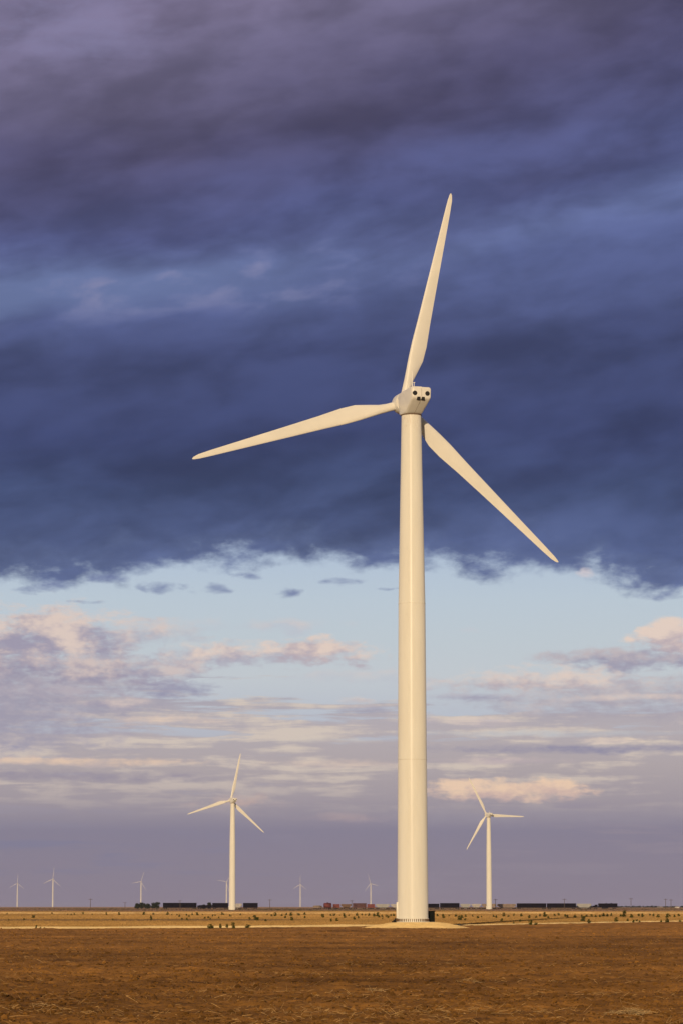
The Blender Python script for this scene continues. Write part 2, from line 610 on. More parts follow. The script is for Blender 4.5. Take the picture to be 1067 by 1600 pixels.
def turbine_white():
    """off-white tower paint with faint grime, run marks and rust bleeding from under the nacelle"""
    m, nt, b = new_mat('turbine_paint')
    L = nt.links.new
    t = nt.nodes.new('ShaderNodeTexCoord')
    mp = nt.nodes.new('ShaderNodeMapping')
    mp.inputs['Scale'].default_value = (1.1, 1.1, 0.16)
    L(t.outputs['Object'], mp.inputs[0])
    n = nt.nodes.new('ShaderNodeTexNoise')
    n.inputs['Scale'].default_value = 1.0
    n.inputs['Detail'].default_value = 7
    n.inputs['Roughness'].default_value = 0.6
    L(mp.outputs[0], n.inputs['Vector'])
    n2 = nt.nodes.new('ShaderNodeTexNoise')
    n2.inputs['Scale'].default_value = 0.9
    n2.inputs['Detail'].default_value = 8
    n2.inputs['Roughness'].default_value = 0.7
    L(t.outputs['Object'], n2.inputs['Vector'])
    r = nt.nodes.new('ShaderNodeValToRGB')
    r.color_ramp.elements[0].position = 0.30
    r.color_ramp.elements[0].color = (0.655, 0.625, 0.555, 1)
    r.color_ramp.elements[1].position = 0.62
    r.color_ramp.elements[1].color = (0.69, 0.665, 0.60, 1)
    L(n.outputs['Fac'], r.inputs[0])
    r2 = nt.nodes.new('ShaderNodeValToRGB')
    r2.color_ramp.elements[0].position = 0.66
    r2.color_ramp.elements[0].color = (0, 0, 0, 1)
    r2.color_ramp.elements[1].position = 0.80
    r2.color_ramp.elements[1].color = (0.5, 0.5, 0.5, 1)
    L(n2.outputs['Fac'], r2.inputs[0])
    mxx = nt.nodes.new('ShaderNodeMix')
    mxx.data_type = 'RGBA'
    L(r2.outputs[0], mxx.inputs[0])
    L(r.outputs[0], mxx.inputs[6])
    mxx.inputs[7].default_value = (0.50, 0.44, 0.35, 1)
    # rust runs under the yaw bearing
    sp = nt.nodes.new('ShaderNodeSeparateXYZ')
    L(t.outputs['Object'], sp.inputs[0])
    zr = nt.nodes.new('ShaderNodeMapRange')
    zr.inputs['From Min'].default_value = 68.6
    zr.inputs['From Max'].default_value = 71.6
    L(sp.outputs[2], zr.inputs['Value'])
    n3 = nt.nodes.new('ShaderNodeTexNoise')
    mp3 = nt.nodes.new('ShaderNodeMapping')
    mp3.inputs['Scale'].default_value = (5, 5, 0.25)
    L(t.outputs['Object'], mp3.inputs[0])
    L(mp3.outputs[0], n3.inputs['Vector'])
    n3.inputs['Detail'].default_value = 3
    ad = nt.nodes.new('ShaderNodeMath')
    ad.operation = 'MULTIPLY'
    L(zr.outputs[0], ad.inputs[0])
    mr3 = nt.nodes.new('ShaderNodeMapRange')
    mr3.inputs['From Min'].default_value = 0.55
    mr3.inputs['From Max'].default_value = 0.70
    L(n3.outputs['Fac'], mr3.inputs['Value'])
    L(mr3.outputs[0], ad.inputs[1])
    mx3 = nt.nodes.new('ShaderNodeMix')
    mx3.data_type = 'RGBA'
    L(ad.outputs[0], mx3.inputs[0])
    L(mxx.outputs[2], mx3.inputs[6])
    mx3.inputs[7].default_value = (0.36, 0.20, 0.09, 1)
    L(mx3.outputs[2], b.inputs['Base Color'])
    b.inputs['Roughness'].default_value = 0.27
    b.inputs['Specular IOR Level'].default_value = 0.08
    b.inputs['Diffuse Roughness'].default_value = 0.35
    return m


MAT['white'] = turbine_white()
MAT['joint'] = paint('flange_joint', (0.57, 0.53, 0.45), 0.5, 0.10, 2)
MAT['nacelle'] = paint('nacelle_gelcoat', (0.69, 0.66, 0.60), 0.4, 0.05, 1.2)
MAT['blade'] = paint('blade_gelcoat', (0.70, 0.67, 0.61), 0.35, 0.04, 0.4)


# ================================================================== ground
SOIL = np.array([0.176, 0.082, 0.0190])
TAN = np.array([0.36, 0.215, 0.075])
SCRUB = np.array([0.17, 0.105, 0.075])
FAR = np.array([0.22, 0.14, 0.09])


def dark_strip_mask(x, y):
    """dark bare strip across the left half of the grass (tufts left out, ground colour darker)"""
    yc = 672 + 0.15 * x
    m = np.clip(1.6 - np.abs(y - yc) / 30.0, 0, 1)
    return m * np.clip((-4 - x) / 12.0, 0, 1)


def surface_tint(x, y):
    r = np.hypot(x, y)
    n = fbm(x / 60, y / 160, 5, 4)
    n2 = fbm(x / 9, y / 30, 9, 3)
    soil = SOIL[None] * (1 + 0.35 * n2[:, None])
    soil = soil * (1 + 0.45 * fbm(x / 30, y / 9, 77, 3)[:, None] + 0.5 * fbm(x / 0.8, y / 1.2, 78, 3)[:, None])
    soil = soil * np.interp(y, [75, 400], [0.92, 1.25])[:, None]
    tan = TAN[None] * (1 + 0.30 * n[:, None] + 0.15 * n2[:, None])
    c = np.where((y < track_y(x) + 1.5 * n2)[:, None], soil, tan)
    s = np.clip((r + 260 * n - 1780) / 160, 0, 1)[:, None]
    c = c * (1 - s) + SCRUB[None] * (1 + 0.5 * n[:, None]) * s
    s = np.clip((r - 2550) / 900, 0, 1)[:, None]
    c = c * (1 - s) + FAR[None] * s
    fm = dark_strip_mask(x, y)[:, None] * 0.9
    c = c * (1 - fm) + np.array([0.12, 0.07, 0.035])[None] * fm
    return np.clip(c, 0.01, 0.9)


def soil_relief(x, y):
    """clods, furrows and wheelings of the ploughed ground"""
    h = 0.11 * fbm(x / 0.7, y / 0.9, 21, 4, 0.6)
    h += 0.07 * np.abs(fbm(x / 0.25, y / 0.25, 33, 2))
    h += 0.04 * np.sin((y + 0.04 * x + 1.5 * fbm(x / 20, y / 20, 3, 2)) * 2 * math.pi / 2.1)
    h += 0.16 * fbm(x / 40, y / 7, 61, 3)
    return h


az_f = np.arange(-8.4, 8.4001, 0.030)
az_c = np.concatenate([np.geomspace(8.6, 180, 46)])
az = np.radians(np.concatenate([-az_c[::-1], az_f, az_c[:-1]]))
pp = np.arange(226, 33, -0.36)
rr = np.concatenate([[0.05, 1.5, 4, 8, 14, 22, 32, 42, 52], F * CAMH / pp, F * CAMH / np.arange(33, 4.0, -0.5),
                     np.geomspace(3500, 24000, 30)])
rr = np.unique(np.round(rr, 4))
RR, AA = np.meshgrid(rr, az, indexing='ij')
gx, gy = RR * np.sin(AA), RR * np.cos(AA)
gz = base_z(RR)
fx, fy = gx.ravel(), gy.ravel()
insoil = np.clip((track_y(fx) - fy) / 6.0, 0, 1) * (np.hypot(fx, fy) < 900)
rel = soil_relief(fx, fy) * insoil
gzz = gz.ravel() + rel
nr, na = RR.shape
idx = np.arange(nr * na).reshape(nr, na)
a, b_, c, d = idx[:-1, :-1], idx[:-1, 1:], idx[1:, 1:], idx[1:, :-1]
quads = np.stack([a, b_, c, d], -1).reshape(-1, 4)
# close the ring behind the camera and the small hole under it
wrap = np.stack([idx[:-1, -1], idx[:-1, 0], idx[1:, 0], idx[1:, -1]], -1).reshape(-1, 4)
verts = np.stack([fx, fy, gzz], -1)
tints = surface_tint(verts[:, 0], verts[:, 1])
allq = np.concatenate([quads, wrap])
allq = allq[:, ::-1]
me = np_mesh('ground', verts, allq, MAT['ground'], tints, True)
ground = obj('ground', me)
tag(ground, kind='structure')

# ------------------------------------------------------------------ soil clods
ICO_V, ICO_F = None, None
bm = bmesh.new()
bmesh.ops.create_icosphere(bm, subdivisions=1, radius=1.0)
ICO_V = np.array([v.co[:] for v in bm.verts])
ICO_F = np.array([[v.index for v in f.verts] for f in bm.faces])
bm.free()


def scatter_px(n, p0, p1, azmax=8.4):
    p = rng.uniform(p0, p1, n)
    dd = F * CAMH / p
    aa = np.radians(rng.uniform(-azmax, azmax, n))
    return dd * np.tan(aa), dd


NC = 95000
cx_, cy_ = scatter_px(NC, 34, 205)
keep = (cy_ < track_y(cx_) - 2) & (vnoise(cx_ / 3.0, cy_ / 5.0, 91) + 0.35 * rng.standard_normal(NC) > -0.15)
cx_, cy_ = cx_[keep], cy_[keep]
n = len(cx_)
size = np.exp(rng.normal(math.log(0.020), 0.55, n)) * np.interp(cy_, [70, 400], [0.85, 2.0])
size = np.clip(size, 0.008, 0.09)
V = ICO_V[None] * (1 + 0.30 * rng.standard_normal((n, len(ICO_V), 1)))
V = V * size[:, None, None] * np.array([1.25, 1.1, 0.8])[None, None] * rng.uniform(0.8, 1.3, (n, 1, 3))
czz = base_z(np.hypot(cx_, cy_)) + soil_relief(cx_, cy_)
V += np.stack([cx_, cy_, czz + size * 0.25], -1)[:, None]
Fc = ICO_F[None] + (np.arange(n) * len(ICO_V))[:, None, None]
ct = surface_tint(cx_, cy_) * rng.uniform(0.5, 1.15, (n, 1))
ct = np.repeat(ct, len(ICO_V), 0)
me = np_mesh('soil_clods', V.reshape(-1, 3), Fc.reshape(-1, 3), MAT['clod'], ct, True)
o = obj('soil_clods', me)
tag(o, 'loose brown clods of ploughed soil covering the foreground field', kind='stuff')
o['category'] = 'soil'


# ------------------------------------------------------------------ straw
def stalks(cx, cy, cz, L, th, yaw, pitch, rad, tint):
    n = len(cx)
    d = np.stack([np.cos(yaw) * np.cos(pitch), np.sin(yaw) * np.cos(pitch), np.sin(pitch)], -1)
    side = np.stack([-np.sin(yaw), np.cos(yaw), np.zeros(n)], -1)
    up = np.cross(d, side)
    c0 = np.stack([cx, cy, cz], -1)
    vs = []
    for t in (0.0, 0.5, 1.0):
        ctr = c0 + d * (L * (t - 0.5))[:, None]
        if t == 0.5:
            ctr = ctr + side * (L * th)[:, None] + np.array([0, 0, 1.0]) * (L * np.abs(th) * 0.5)[:, None]
        w = rad * (1.0 if t < 1 else 0.5)
        for k in range(3):
            an = 2 * math.pi * k / 3
            vs.append(ctr + side * (w * math.cos(an))[:, None] + up * (w * math.sin(an))[:, None])
    V = np.stack(vs, 1)
    f = []
    for s in (0, 3):
        for k in range(3):
            f.append([s + k, s + (k + 1) % 3, s + 3 + (k + 1) % 3, s + 3 + k])
    f = np.array(f)
    Fq = f[None] + (np.arange(n) * 9)[:, None, None]
    return V.reshape(-1, 3), Fq.reshape(-1, 4), np.repeat(tint, 9, 0)


NS = 8000
sx, sy = scatter_px(NS, 40, 200)
dens = vnoise(sx / 4.0, sy / 9.0, 17) + 0.5 * vnoise(sx / 1.3, sy / 2.5, 18)
keep = (sy < track_y(sx) - 3) & (dens + 0.34 * rng.standard_normal(NS) > 0.12)
sx, sy = sx[keep], sy[keep]
n = len(sx)
SL = rng.gamma(2.0, 0.075, n) + 0.06
SL = np.clip(SL, 0.07, 0.6)
tint = np.array([0.40, 0.25, 0.105])[None] * rng.uniform(0.6, 1.25, (n, 1))
rad = rng.uniform(0.003, 0.0065, n) * np.interp(sy, [70, 350], [1.0, 2.4])
V, Q, C = stalks(sx, sy, base_z(sy) + soil_relief(sx, sy) + 0.07 + 0.05 * rng.random(n), SL, rng.normal(0, 0.05, n),
                 rng.uniform(0, 2 * math.pi, n), rng.normal(0, 0.30, n), rad, tint)
o = obj('straw', np_mesh('straw', V, Q, MAT['straw'], C))
tag(o, 'broken straw and dry stalks scattered over the ploughed soil', kind='stuff')
o['category'] = 'straw'


def straw_heap(px, py, wx, n, label):
    p = on_ground(px, py)
    hx = rng.normal(0, wx * 0.38, n)
    hy = rng.normal(0, 0.35, n)
    hz = 0.08 + 0.16 * rng.random(n) * np.exp(-(hx / (0.55 * wx)) ** 2)
    z0 = float(soil_relief(np.array([p.x]), np.array([p.y]))[0])
    V, Q, C = stalks(hx, hy, hz, rng.uniform(0.12, 0.5, n), rng.normal(0, 0.06, n), rng.normal(0, 0.8, n) + np.pi * rng.integers(0, 2, n),
                     rng.normal(0.1, 0.35, n), rng.uniform(0.004, 0.008, n), np.array([0.42, 0.28, 0.13])[None] * rng.uniform(0.6, 1.25, (n, 1)))
    o = obj('straw_heap', np_mesh('straw_heap', V, Q, MAT['straw'], C), None, (p.x, p.y, p.z + z0))
    tag(o, label, 'straw heap', 'heaps of dry stalks on the ploughed soil')


straw_heap(985, 1586, 0.95, 120, 'largest heap of pale dry stalks, low on the ploughed soil at the right')
straw_heap(730, 1536, 0.75, 30, 'loose heap of dry stalks on the soil in front of the tall tower')
straw_heap(66, 1578, 0.45, 12, 'small thin heap of upright dry stalks at the lower left of the soil')
straw_heap(585, 1552, 0.4, 16, 'tiny sprawl of bent dry stalks on the soil near the middle')


# ------------------------------------------------------------------ dry grass behind the track
def tufts(x, y, w, h, tint, nb=3):
    n = len(x)
    z = base_z(np.hypot(x, y))
    vs = []
    for k in range(nb):
        yaw = rng.uniform(0, math.pi, n)
        ox = rng.normal(0, 0.35, n) * w
        oy = rng.normal(0, 0.35, n) * w
        lean = rng.normal(0, 0.35, n) * h
        hh = h * rng.uniform(0.6, 1.2, n)
        hw = w * rng.uniform(0.25, 0.5, n)
        cxx, sxx = np.cos(yaw) * hw, np.sin(yaw) * hw
        vs.append(np.stack([x + ox - cxx, y + oy - sxx, z - 0.02], -1))
        vs.append(np.stack([x + ox + cxx, y + oy + sxx, z - 0.02], -1))
        vs.append(np.stack([x + ox + 0.5 * cxx + lean, y + oy + 0.5 * sxx, z + hh], -1))
        vs.append(np.stack([x + ox - 0.6 * cxx + lean, y + oy - 0.6 * sxx, z + hh * rng.uniform(0.6, 1.0, n)], -1))
    V = np.stack(vs, 1).reshape(-1, 3)
    q = np.array([[4 * k, 4 * k + 1, 4 * k + 2, 4 * k + 3] for k in range(nb)])
    Q = (q[None] + (np.arange(n) * 4 * nb)[:, None, None]).reshape(-1, 4)
    return V, Q, np.repeat(tint, 4 * nb, 0)


NG = 120000
tx_, ty_ = scatter_px(NG, 6.6, 34.5)
fm = dark_strip_mask(tx_, ty_)
keep = (ty_ > track_y(tx_) + 4) & (rng.random(NG) > fm * 1.1) & (ty_ < 1960 + 0 * tx_)
keep &= np.hypot(tx_ - 10, ty_ - 419) > 8
tx_, ty_ = tx_[keep], ty_[keep]
n = len(tx_)
gn = fbm(tx_ / 60, ty_ / 160, 5, 4)
gt = surface_tint(tx_, ty_) * rng.uniform(0.8, 1.2, (n, 1))
gh = rng.uniform(0.05, 0.17, n) * np.interp(ty_, [400, 1700], [0.9, 1.3])
V, Q, C = tufts(tx_, ty_, rng.uniform(0.25, 0.6, n) * np.interp(ty_, [400, 1700], [0.8, 1.6]), gh, gt)
o = obj('dry_grass', np_mesh('dry_grass', V, Q, MAT['grass'], C))
tag(o, 'short tan dry grass covering the flat field behind the track', kind='stuff')
o['category'] = 'grass'

NG = 16000
tx_, ty_ = scatter_px(NG, 3.2, 7.2)
n = len(tx_)
gt = surface_tint(tx_, ty_) * rng.uniform(0.6, 1.25, (n, 1))
green = (vnoise(tx_ / 40, ty_ / 60, 71) > 0.12)[:, None]
gt = np.where(green, gt * np.array([0.55, 0.75, 0.6]), gt)
V, Q, C = tufts(tx_, ty_, rng.uniform(0.6, 1.6, n), rng.uniform(0.1, 0.45, n), gt)
o = obj('brush', np_mesh('brush', V, Q, MAT['grass'], C))
tag(o, 'dark reddish brush in a strip along the far edge of the field', kind='stuff')
o['category'] = 'brush'


# ------------------------------------------------------------------ tracks and pads
def berm(name, pts, width, height, tint, seed, step=0.8):
    """a low raised dirt road: crowned cross-section with a loose edge"""
    P = [Vector(p) for p in pts]
    L = []
    for p, q in zip(P, P[1:]):
        k = max(1, int((q - p).length / step))
        L += [p.lerp(q, i / k) for i in range(k)]
    L.append(P[-1])
    px = np.array([p.x for p in L])
    py = np.array([p.y for p in L])
    ts = np.linspace(-1, 1, 15)
    X_, T_ = np.meshgrid(np.arange(len(L)), ts, indexing='ij')
    x = px[X_]
    y = py[X_] + T_ * width / 2 * (1 + 0.25 * vnoise(px / 6, px * 0, seed)[X_])
    hs = np.where(x > 10, 0.62, 1.0) if name == 'dirt_track' else 1.0
    h = hs * height * np.clip(1.25 * (1 - T_ ** 2), 0, 1) * (0.75 + 0.9 * np.abs(fbm(x / 12, y / 12, seed + 3, 2))) + 0.05 * fbm(x / 0.8, y / 0.8, seed + 1, 3) * (1 - T_ ** 4)
    z = base_z(np.hypot(x, y)) + h - 0.02 * (np.abs(T_) > 0.99)
    nr_, na_ = X_.shape
    idx = np.arange(nr_ * na_).reshape(nr_, na_)
    Q = np.stack([idx[:-1, :-1], idx[1:, :-1], idx[1:, 1:], idx[:-1, 1:]], -1).reshape(-1, 4)
    v = np.stack([x, y, z], -1).reshape(-1, 3)
    c = np.array(tint)[None] * (1 + 0.25 * fbm(v[:, 0] / 3, v[:, 1] / 3, seed + 7, 3)[:, None])
    o = obj(name, np_mesh(name, v, Q, MAT['caliche'], c, True))
    tag(o, kind='structure')
    return o


TX = 10.0
xs = np.arange(-62, 92, 2.0)
berm('dirt_track', [(x, float(track_y(x)), 0) for x in xs if not (TX - 1 < x < TX + 1)], 4.0, 0.26, (0.60, 0.44, 0.21), 3)
berm('field_path', [(x, 1330 + 0.02 * x, 0) for x in np.arange(-200, 205, 4.0)], 6.0, 0.42, (0.58, 0.39, 0.17), 8, 2.0)


def pad(name, x0, y0, z0, rtop, rbase, tint, seed, seg=72):
    """gravel mound round a tower foot"""
    rs = np.concatenate([np.linspace(0.3, rtop, 8), np.linspace(rtop, rbase, 34)[1:]])
    th = np.linspace(0, 2 * math.pi, seg * 2, endpoint=False)
    R_, T_ = np.meshgrid(rs, th, indexing='ij')
    t = np.clip((R_ - rtop) / (rbase - rtop), 0, 1)
    wob = 1 + 0.10 * np.sin(2 * T_ + seed) + 0.05 * np.sin(5 * T_)
    x = x0 + R_ * np.cos(T_) * np.where(t > 0, 1 + (wob - 1) * t, 1)
    y = y0 + R_ * np.sin(T_) * np.where(t > 0, 1 + (wob - 1) * t, 1)
    g = base_z(np.hypot(x, y))
    prof = 1 - t
    prof = prof * 0.6 + 0.4 * (prof * prof * (3 - 2 * prof))
    z = g + (z0 - g) * prof + 0.11 * fbm(x / 0.7, y / 0.7, seed, 4, 0.6) * np.clip(t * 4, 0, 1) * np.clip((1 - t) * 6, 0, 1) - 0.06 * (t > 0.985)
    nr_, na_ = R_.shape
    idx = np.arange(nr_ * na_).reshape(nr_, na_)
    n2 = np.roll(idx, -1, 1)
    Q = np.stack([idx[:-1], idx[1:], n2[1:], n2[:-1]], -1).reshape(-1, 4)
    v = np.stack([x, y, z], -1).reshape(-1, 3)
    c = np.array(tint)[None] * (1 + 0.2 * fbm(v[:, 0] / 1.5, v[:, 1] / 1.5, seed + 2, 3)[:, None])
    o = obj(name, np_mesh(name, v, Q, MAT['caliche'], c, True))
    tag(o, kind='structure')
    return o


# ================================================================== wind turbines
TH = 71.75         # tower height
YAW = R(16.5)


def rounded(hw_top, hw_bot, z0, z1, rad, y, tilt=0.0, n=5):
    """rounded rectangle section in the XZ plane at depth y"""
    pts = []
    cs = [(hw_top - rad, z1 - rad, 0), (-(hw_top - rad), z1 - rad, 90), (-(hw_bot - rad), z0 + rad, 180), (hw_bot - rad, z0 + rad, 270)]
    for cx, cz, a0 in cs:
        for i in range(n + 1):
            a = R(a0 + 90 * i / n)
            pts.append((cx + rad * math.cos(a), y + tilt * (cz + rad * math.sin(a) - z0), cz + rad * math.sin(a)))
    return pts


def tower_mesh():
    mb = MB()
    prof = [(2.16, 0.0)]
    for z in np.linspace(0, 44.7, 12)[1:]:
        prof.append((2.16 + (1.90 - 2.16) * z / 44.7, float(z)))
    prof[-1] = (1.90, 44.62)
    prof += [(1.925, 44.64), (1.925, 44.78), (1.895, 44.80)]
    for z in np.linspace(45.5, TH, 10):
        prof.append((1.895 + (1.40 - 1.895) * (float(z) - 44.8) / (TH - 44.8), float(z)))
    mb.lathe(prof, 96)
    return mb.mesh('tower', MAT['white'], 35)


def weld_mesh(zz, hh=0.05):
    mb = MB()
    r = 2.16 + (1.90 - 2.16) * zz / 44.7
    mb.lathe([(r - 0.02, zz - hh), (r + 0.015, zz - hh + 0.01), (r + 0.015, zz + hh - 0.01), (r - 0.02, zz + hh)], 96)
    return mb.mesh('weld_seam', MAT['joint'], 35)


def flange_mesh():
    mb = MB()
    mb.lathe([(2.05, -0.25), (2.36, -0.25), (2.36, 0.05), (2.16, 0.06)], 96)
    mb.lathe([(2.10, 0.42), (2.24, 0.43), (2.24, 0.50), (2.10, 0.52)], 96)
    return mb.mesh('base_flange', MAT['white'], 35)


def bolts_mesh():
    """toothed collar: every tooth is the foot of an anchor bolt, its roots lie inside the shell"""
    mb = MB()
    secs = []
    for z in (0.055, 0.42):
        ring = []
        for k in range(48):
            for da, r in ((-0.20, 2.06), (-0.12, 2.26), (0.12, 2.26), (0.20, 2.06)):
                a = 2 * math.pi * (k + 0.5 + da) / 48
                ring.append((r * math.cos(a), r * math.sin(a), z))
        secs.append(ring)
    mb.loft(secs)
    return mb.mesh('anchor_bolts', MAT['rust'], 35)


def nacelle_mesh():
    mb = MB()
    S = []
    # rear face: rounded; belly rises to the rear
    def sec(y, hwt, hwb, z0, z1, rad): S.append(rounded(hwt, hwb, z0, z1, rad, y))
    sec(-4.78, 1.22, 1.20, 1.85, 3.14, 0.28)
    sec(-4.72, 1.36, 1.33, 1.72, 3.27, 0.32)
    sec(-4.60, 1.44, 1.40, 1.62, 3.34, 0.34)
    sec(-4.30, 1.48, 1.42, 1.44, 3.37, 0.34)
    sec(-3.0, 1.52, 1.36, 0.82, 3.40, 0.34)
    sec(-1.5, 1.54, 1.30, 0.14, 3.40, 0.34)
    sec(-1.15, 1.54, 1.29, 0.03, 3.40, 0.34)
    sec(0.6, 1.54, 1.30, 0.02, 3.34, 0.34)
    sec(1.7, 1.42, 1.26, 0.10, 3.16, 0.40)
    sec(2.05, 1.25, 1.15, 0.30, 2.95, 0.42)
    mb.loft(S)
    return mb.mesh('nacelle', MAT['nacelle'], 40)


def nose_mesh():
    mb = MB()
    # spinner on the shaft axis (built along Y)
    mb.lathe([(0.95, 2.62), (1.42, 2.65), (1.52, 3.1), (1.52, 4.4), (1.34, 5.0), (1.0, 5.5), (0.5, 5.8), (0.08, 5.88)], 40, 'Y', (0, 0, 2.30))
    return mb.mesh('hub', MAT['nacelle'], 40)


def shaft_mesh():
    mb = MB()
    mb.lathe([(0.62, 1.8), (0.66, 1.85), (0.66, 2.75), (0.62, 2.8)], 32, 'Y', (0, 0, 2.20))
    return mb.mesh('main_bearing', MAT['rust'], 40)


def blade_mesh(slim=1.0):
    mb = MB()
    tab = [(1.25, 1.20, 1.20, 14, 0), (2.3, 1.20, 1.15, 14, 0), (3.4, 1.38, 1.02, 14, .3), (4.8, 1.85, .84, 13, .75), (6.6, 2.38, .66, 11, 1), (8.7, 2.42, .52, 8.5, 1),
           (12, 2.02, .38, 5.5, 1), (16, 1.70, .29, 3.5, 1), (20, 1.40, .22, 2, 1), (24, 1.12, .16, 1, 1), (28, .84, .11, .5, 1), (29.8, .64, .08, 0, 1), (30.5, .38, .05, 0, 1), (30.75, .12, .02, 0, 1)]
    secs = []
    n = 24
    for r, ch, th, tw, bl in tab:
        r, ch, th = r * 1.055, ch * slim, th * slim
        ring = []
        for i in range(n):
            a = 2 * math.pi * i / n
            # circle
            cxp, cyp = 0.5 * ch * math.cos(a), 0.5 * th * math.sin(a)
            # aerofoil: blunt leading edge (-x), sharp trailing edge (+x)
            u = 0.5 * (1 + math.cos(a))
            yt = 5 * (0.2969 * math.sqrt(u) - 0.126 * u - 0.3516 * u * u + 0.2843 * u ** 3 - 0.1036 * u ** 4)
            ax, ay = ch * (u - 0.32), math.copysign(1, math.sin(a)) * yt * th if 0 < i < n and i != n // 2 else 0.0
            x = cxp * (1 - bl) + ax * bl
            y = cyp * (1 - bl) + ay * bl
            c, s = math.cos(R(tw)), math.sin(R(tw))
            ring.append((x * c - y * s, x * s + y * c, r))
        secs.append(ring)
    mb.loft(secs)
    return mb.mesh('blade', MAT['blade'], 50)


def make_turbine():
    root = empty('wind_turbine', (0, 0, 0), 0)
    tw = obj('tower', tower_mesh(), root)
    obj('base_flange', flange_mesh(), tw)
    obj('anchor_bolts', bolts_mesh(), tw)
    obj('weld_seam', weld_mesh(22.6), tw)
    obj('weld_seam', weld_mesh(44.71, 0.08), tw)
    # entrance on the left flank
    mb = MB()
    mb.box(-2.30, -2.0, -0.95, -0.05, 0.50, 2.75, 0.04)
    dr = obj('door_hood', mb.mesh('door_hood', MAT['white'], 35), tw)
    mb = MB()
    for k in range(3):
        mb.box(-2.95 + 0.2 * k, -2.32, -0.9, -0.1, -0.1 + 0.2 * k, 0.10 + 0.2 * k, 0.01)
    obj('entry_step', mb.mesh('entry_step', MAT['dark_metal']), tw)
    # yawing head
    na = obj('nacelle', nacelle_mesh(), root, (0, 0, TH), (0, 0, YAW))
    mb = MB()
    mb.lathe([(1.40, -0.10), (1.48, -0.08), (1.48, 0.05), (1.40, 0.06)], 64)
    obj('yaw_ring', mb.mesh('yaw_ring', MAT['rust'], 40), na)
    for xx in (-0.99, 0.86):
        mb = MB()
        mb.lathe([(0.31, -4.815), (0.335, -4.80), (0.335, -4.70), (0.31, -4.69)], 32, 'Y', (xx, 0, 2.40))
        obj('vent', mb.mesh('vent', MAT['vent_dark'], 40), na)
    for xx in (-0.42, 0.24):
        mb = MB()
        mb.box(xx - 0.235, xx + 0.235, -4.79, -4.2, 1.48, 1.90, 0.02)
        obj('air_outlet', mb.mesh('air_outlet', MAT['vent_dark']), na)
    mb = MB()
    mb.box(-0.014, 0.014, -4.795, -4.74, 1.92, 3.10)
    v0, v1 = Vector((0, -4.12, 1.345)), Vector((0, -1.4, 0.105))
    mb.cyl(v0, v1, 0.022, None, 6)
    obj('seam', mb.mesh('seam', MAT['rust']), na)
    mb = MB()
    mb.box(-1.15, 0.25, -4.0, -2.2, 3.38, 3.50, 0.03)
    obj('roof_hatch', mb.mesh('roof_hatch', MAT['nacelle']), na)
    mb = MB()
    mb.cyl((-0.95, -3.4, 3.48), (-0.95, -3.4, 5.75), 0.07, 0.045, 8)
    mb.cyl((-1.35, -3.0, 3.36), (-1.35, -3.0, 4.25), 0.05, None, 6)
    mb.cyl((-0.55, -3.0, 3.46), (-0.55, -3.0, 4.25), 0.05, None, 6)
    mb.cyl((-1.5, -3.0, 4.22), (-1.2, -3.0, 4.22), 0.06, None, 6)
    mb.cyl((-0.70, -3.0, 4.22), (-0.40, -3.0, 4.22), 0.06, None, 6)
    obj('wind_mast', mb.mesh('wind_mast', MAT['nacelle'], 40), na)
    obj('main_bearing', shaft_mesh(), na)
    obj('hub', nose_mesh(), root, (0, 0, TH), (0, 0, YAW))
    bm_ = blade_mesh()
    for k in range(3):
        obj('blade', bm_, root)
    return root


def set_rotor(root, phase, yaw=YAW):
    k = 0
    hubc = Matrix.Rotation(yaw, 4, 'Z') @ Vector((0, 3.9, 2.30))
    for ch in root.children:
        nm = ch.name.split('.')[0]
        if nm == 'blade':
            m = Matrix.Rotation(yaw, 4, 'Z') @ Matrix.Rotation(R(phase + 120 * k), 4, 'Y')
            ch.location = (hubc.x, hubc.y, TH + hubc.z)
            ch.rotation_euler = m.to_euler()
            k += 1
        elif nm in ('nacelle', 'hub'):
            ch.rotation_euler = (0, 0, yaw)


BASE = at_depth(644.5, 1440.5, 419.0)
turb = make_turbine()
turb.location = BASE
set_rotor(turb, 13.2)
tag(turb, 'tall cream wind turbine, nearest of all, standing on a pale gravel mound', 'wind turbine', 'wind turbines on the plain')
pad('gravel_mound', BASE.x + 0.6, BASE.y, BASE.z - 0.02, 2.9, 8.0, (0.60, 0.42, 0.18), 4)

T2 = at_depth(363.2, 1422.3, 2018.0)
T3 = at_depth(763.6, 1421.4, 2340.0)
spec = [
    (T2, 12, 'mid-distance wind turbine left of the tall one, in front of black railcars'),
    (T3, -28, 'mid-distance wind turbine right of the tall one, in front of pale railcars'),
]
for (hx, hy, dd, ph, lab) in [
        (28, 1380, 9470, 4, 'tiny faded wind turbine on the horizon, farthest left'),
        (83.5, 1373.5, 7930, 8, 'small faded wind turbine on the horizon, second from the left and tallest there'),
        (221, 1377.5, 8740, 22, 'tiny faded wind turbine rising behind the clump of dark trees'),
        (354.5, 1378, 8900, 40, 'tiny faded wind turbine half hidden just left of the mid-distance left turbine'),
        (469.5, 1382, 10000, 2, 'tiny faded wind turbine on the horizon right of the left train'),
        (579, 1380.5, 9470, -18, 'tiny faded wind turbine rising behind the red railcars')]:
    FARK = 1.9                 # enlarged, slimmed and set farther off so the haze fades them
    p = at_depth(hx, hy, dd * FARK)
    spec.append((Vector((p.x, p.y, p.z - (TH + 2.3) * FARK)), ph, lab))
SLIM = blade_mesh(0.55)
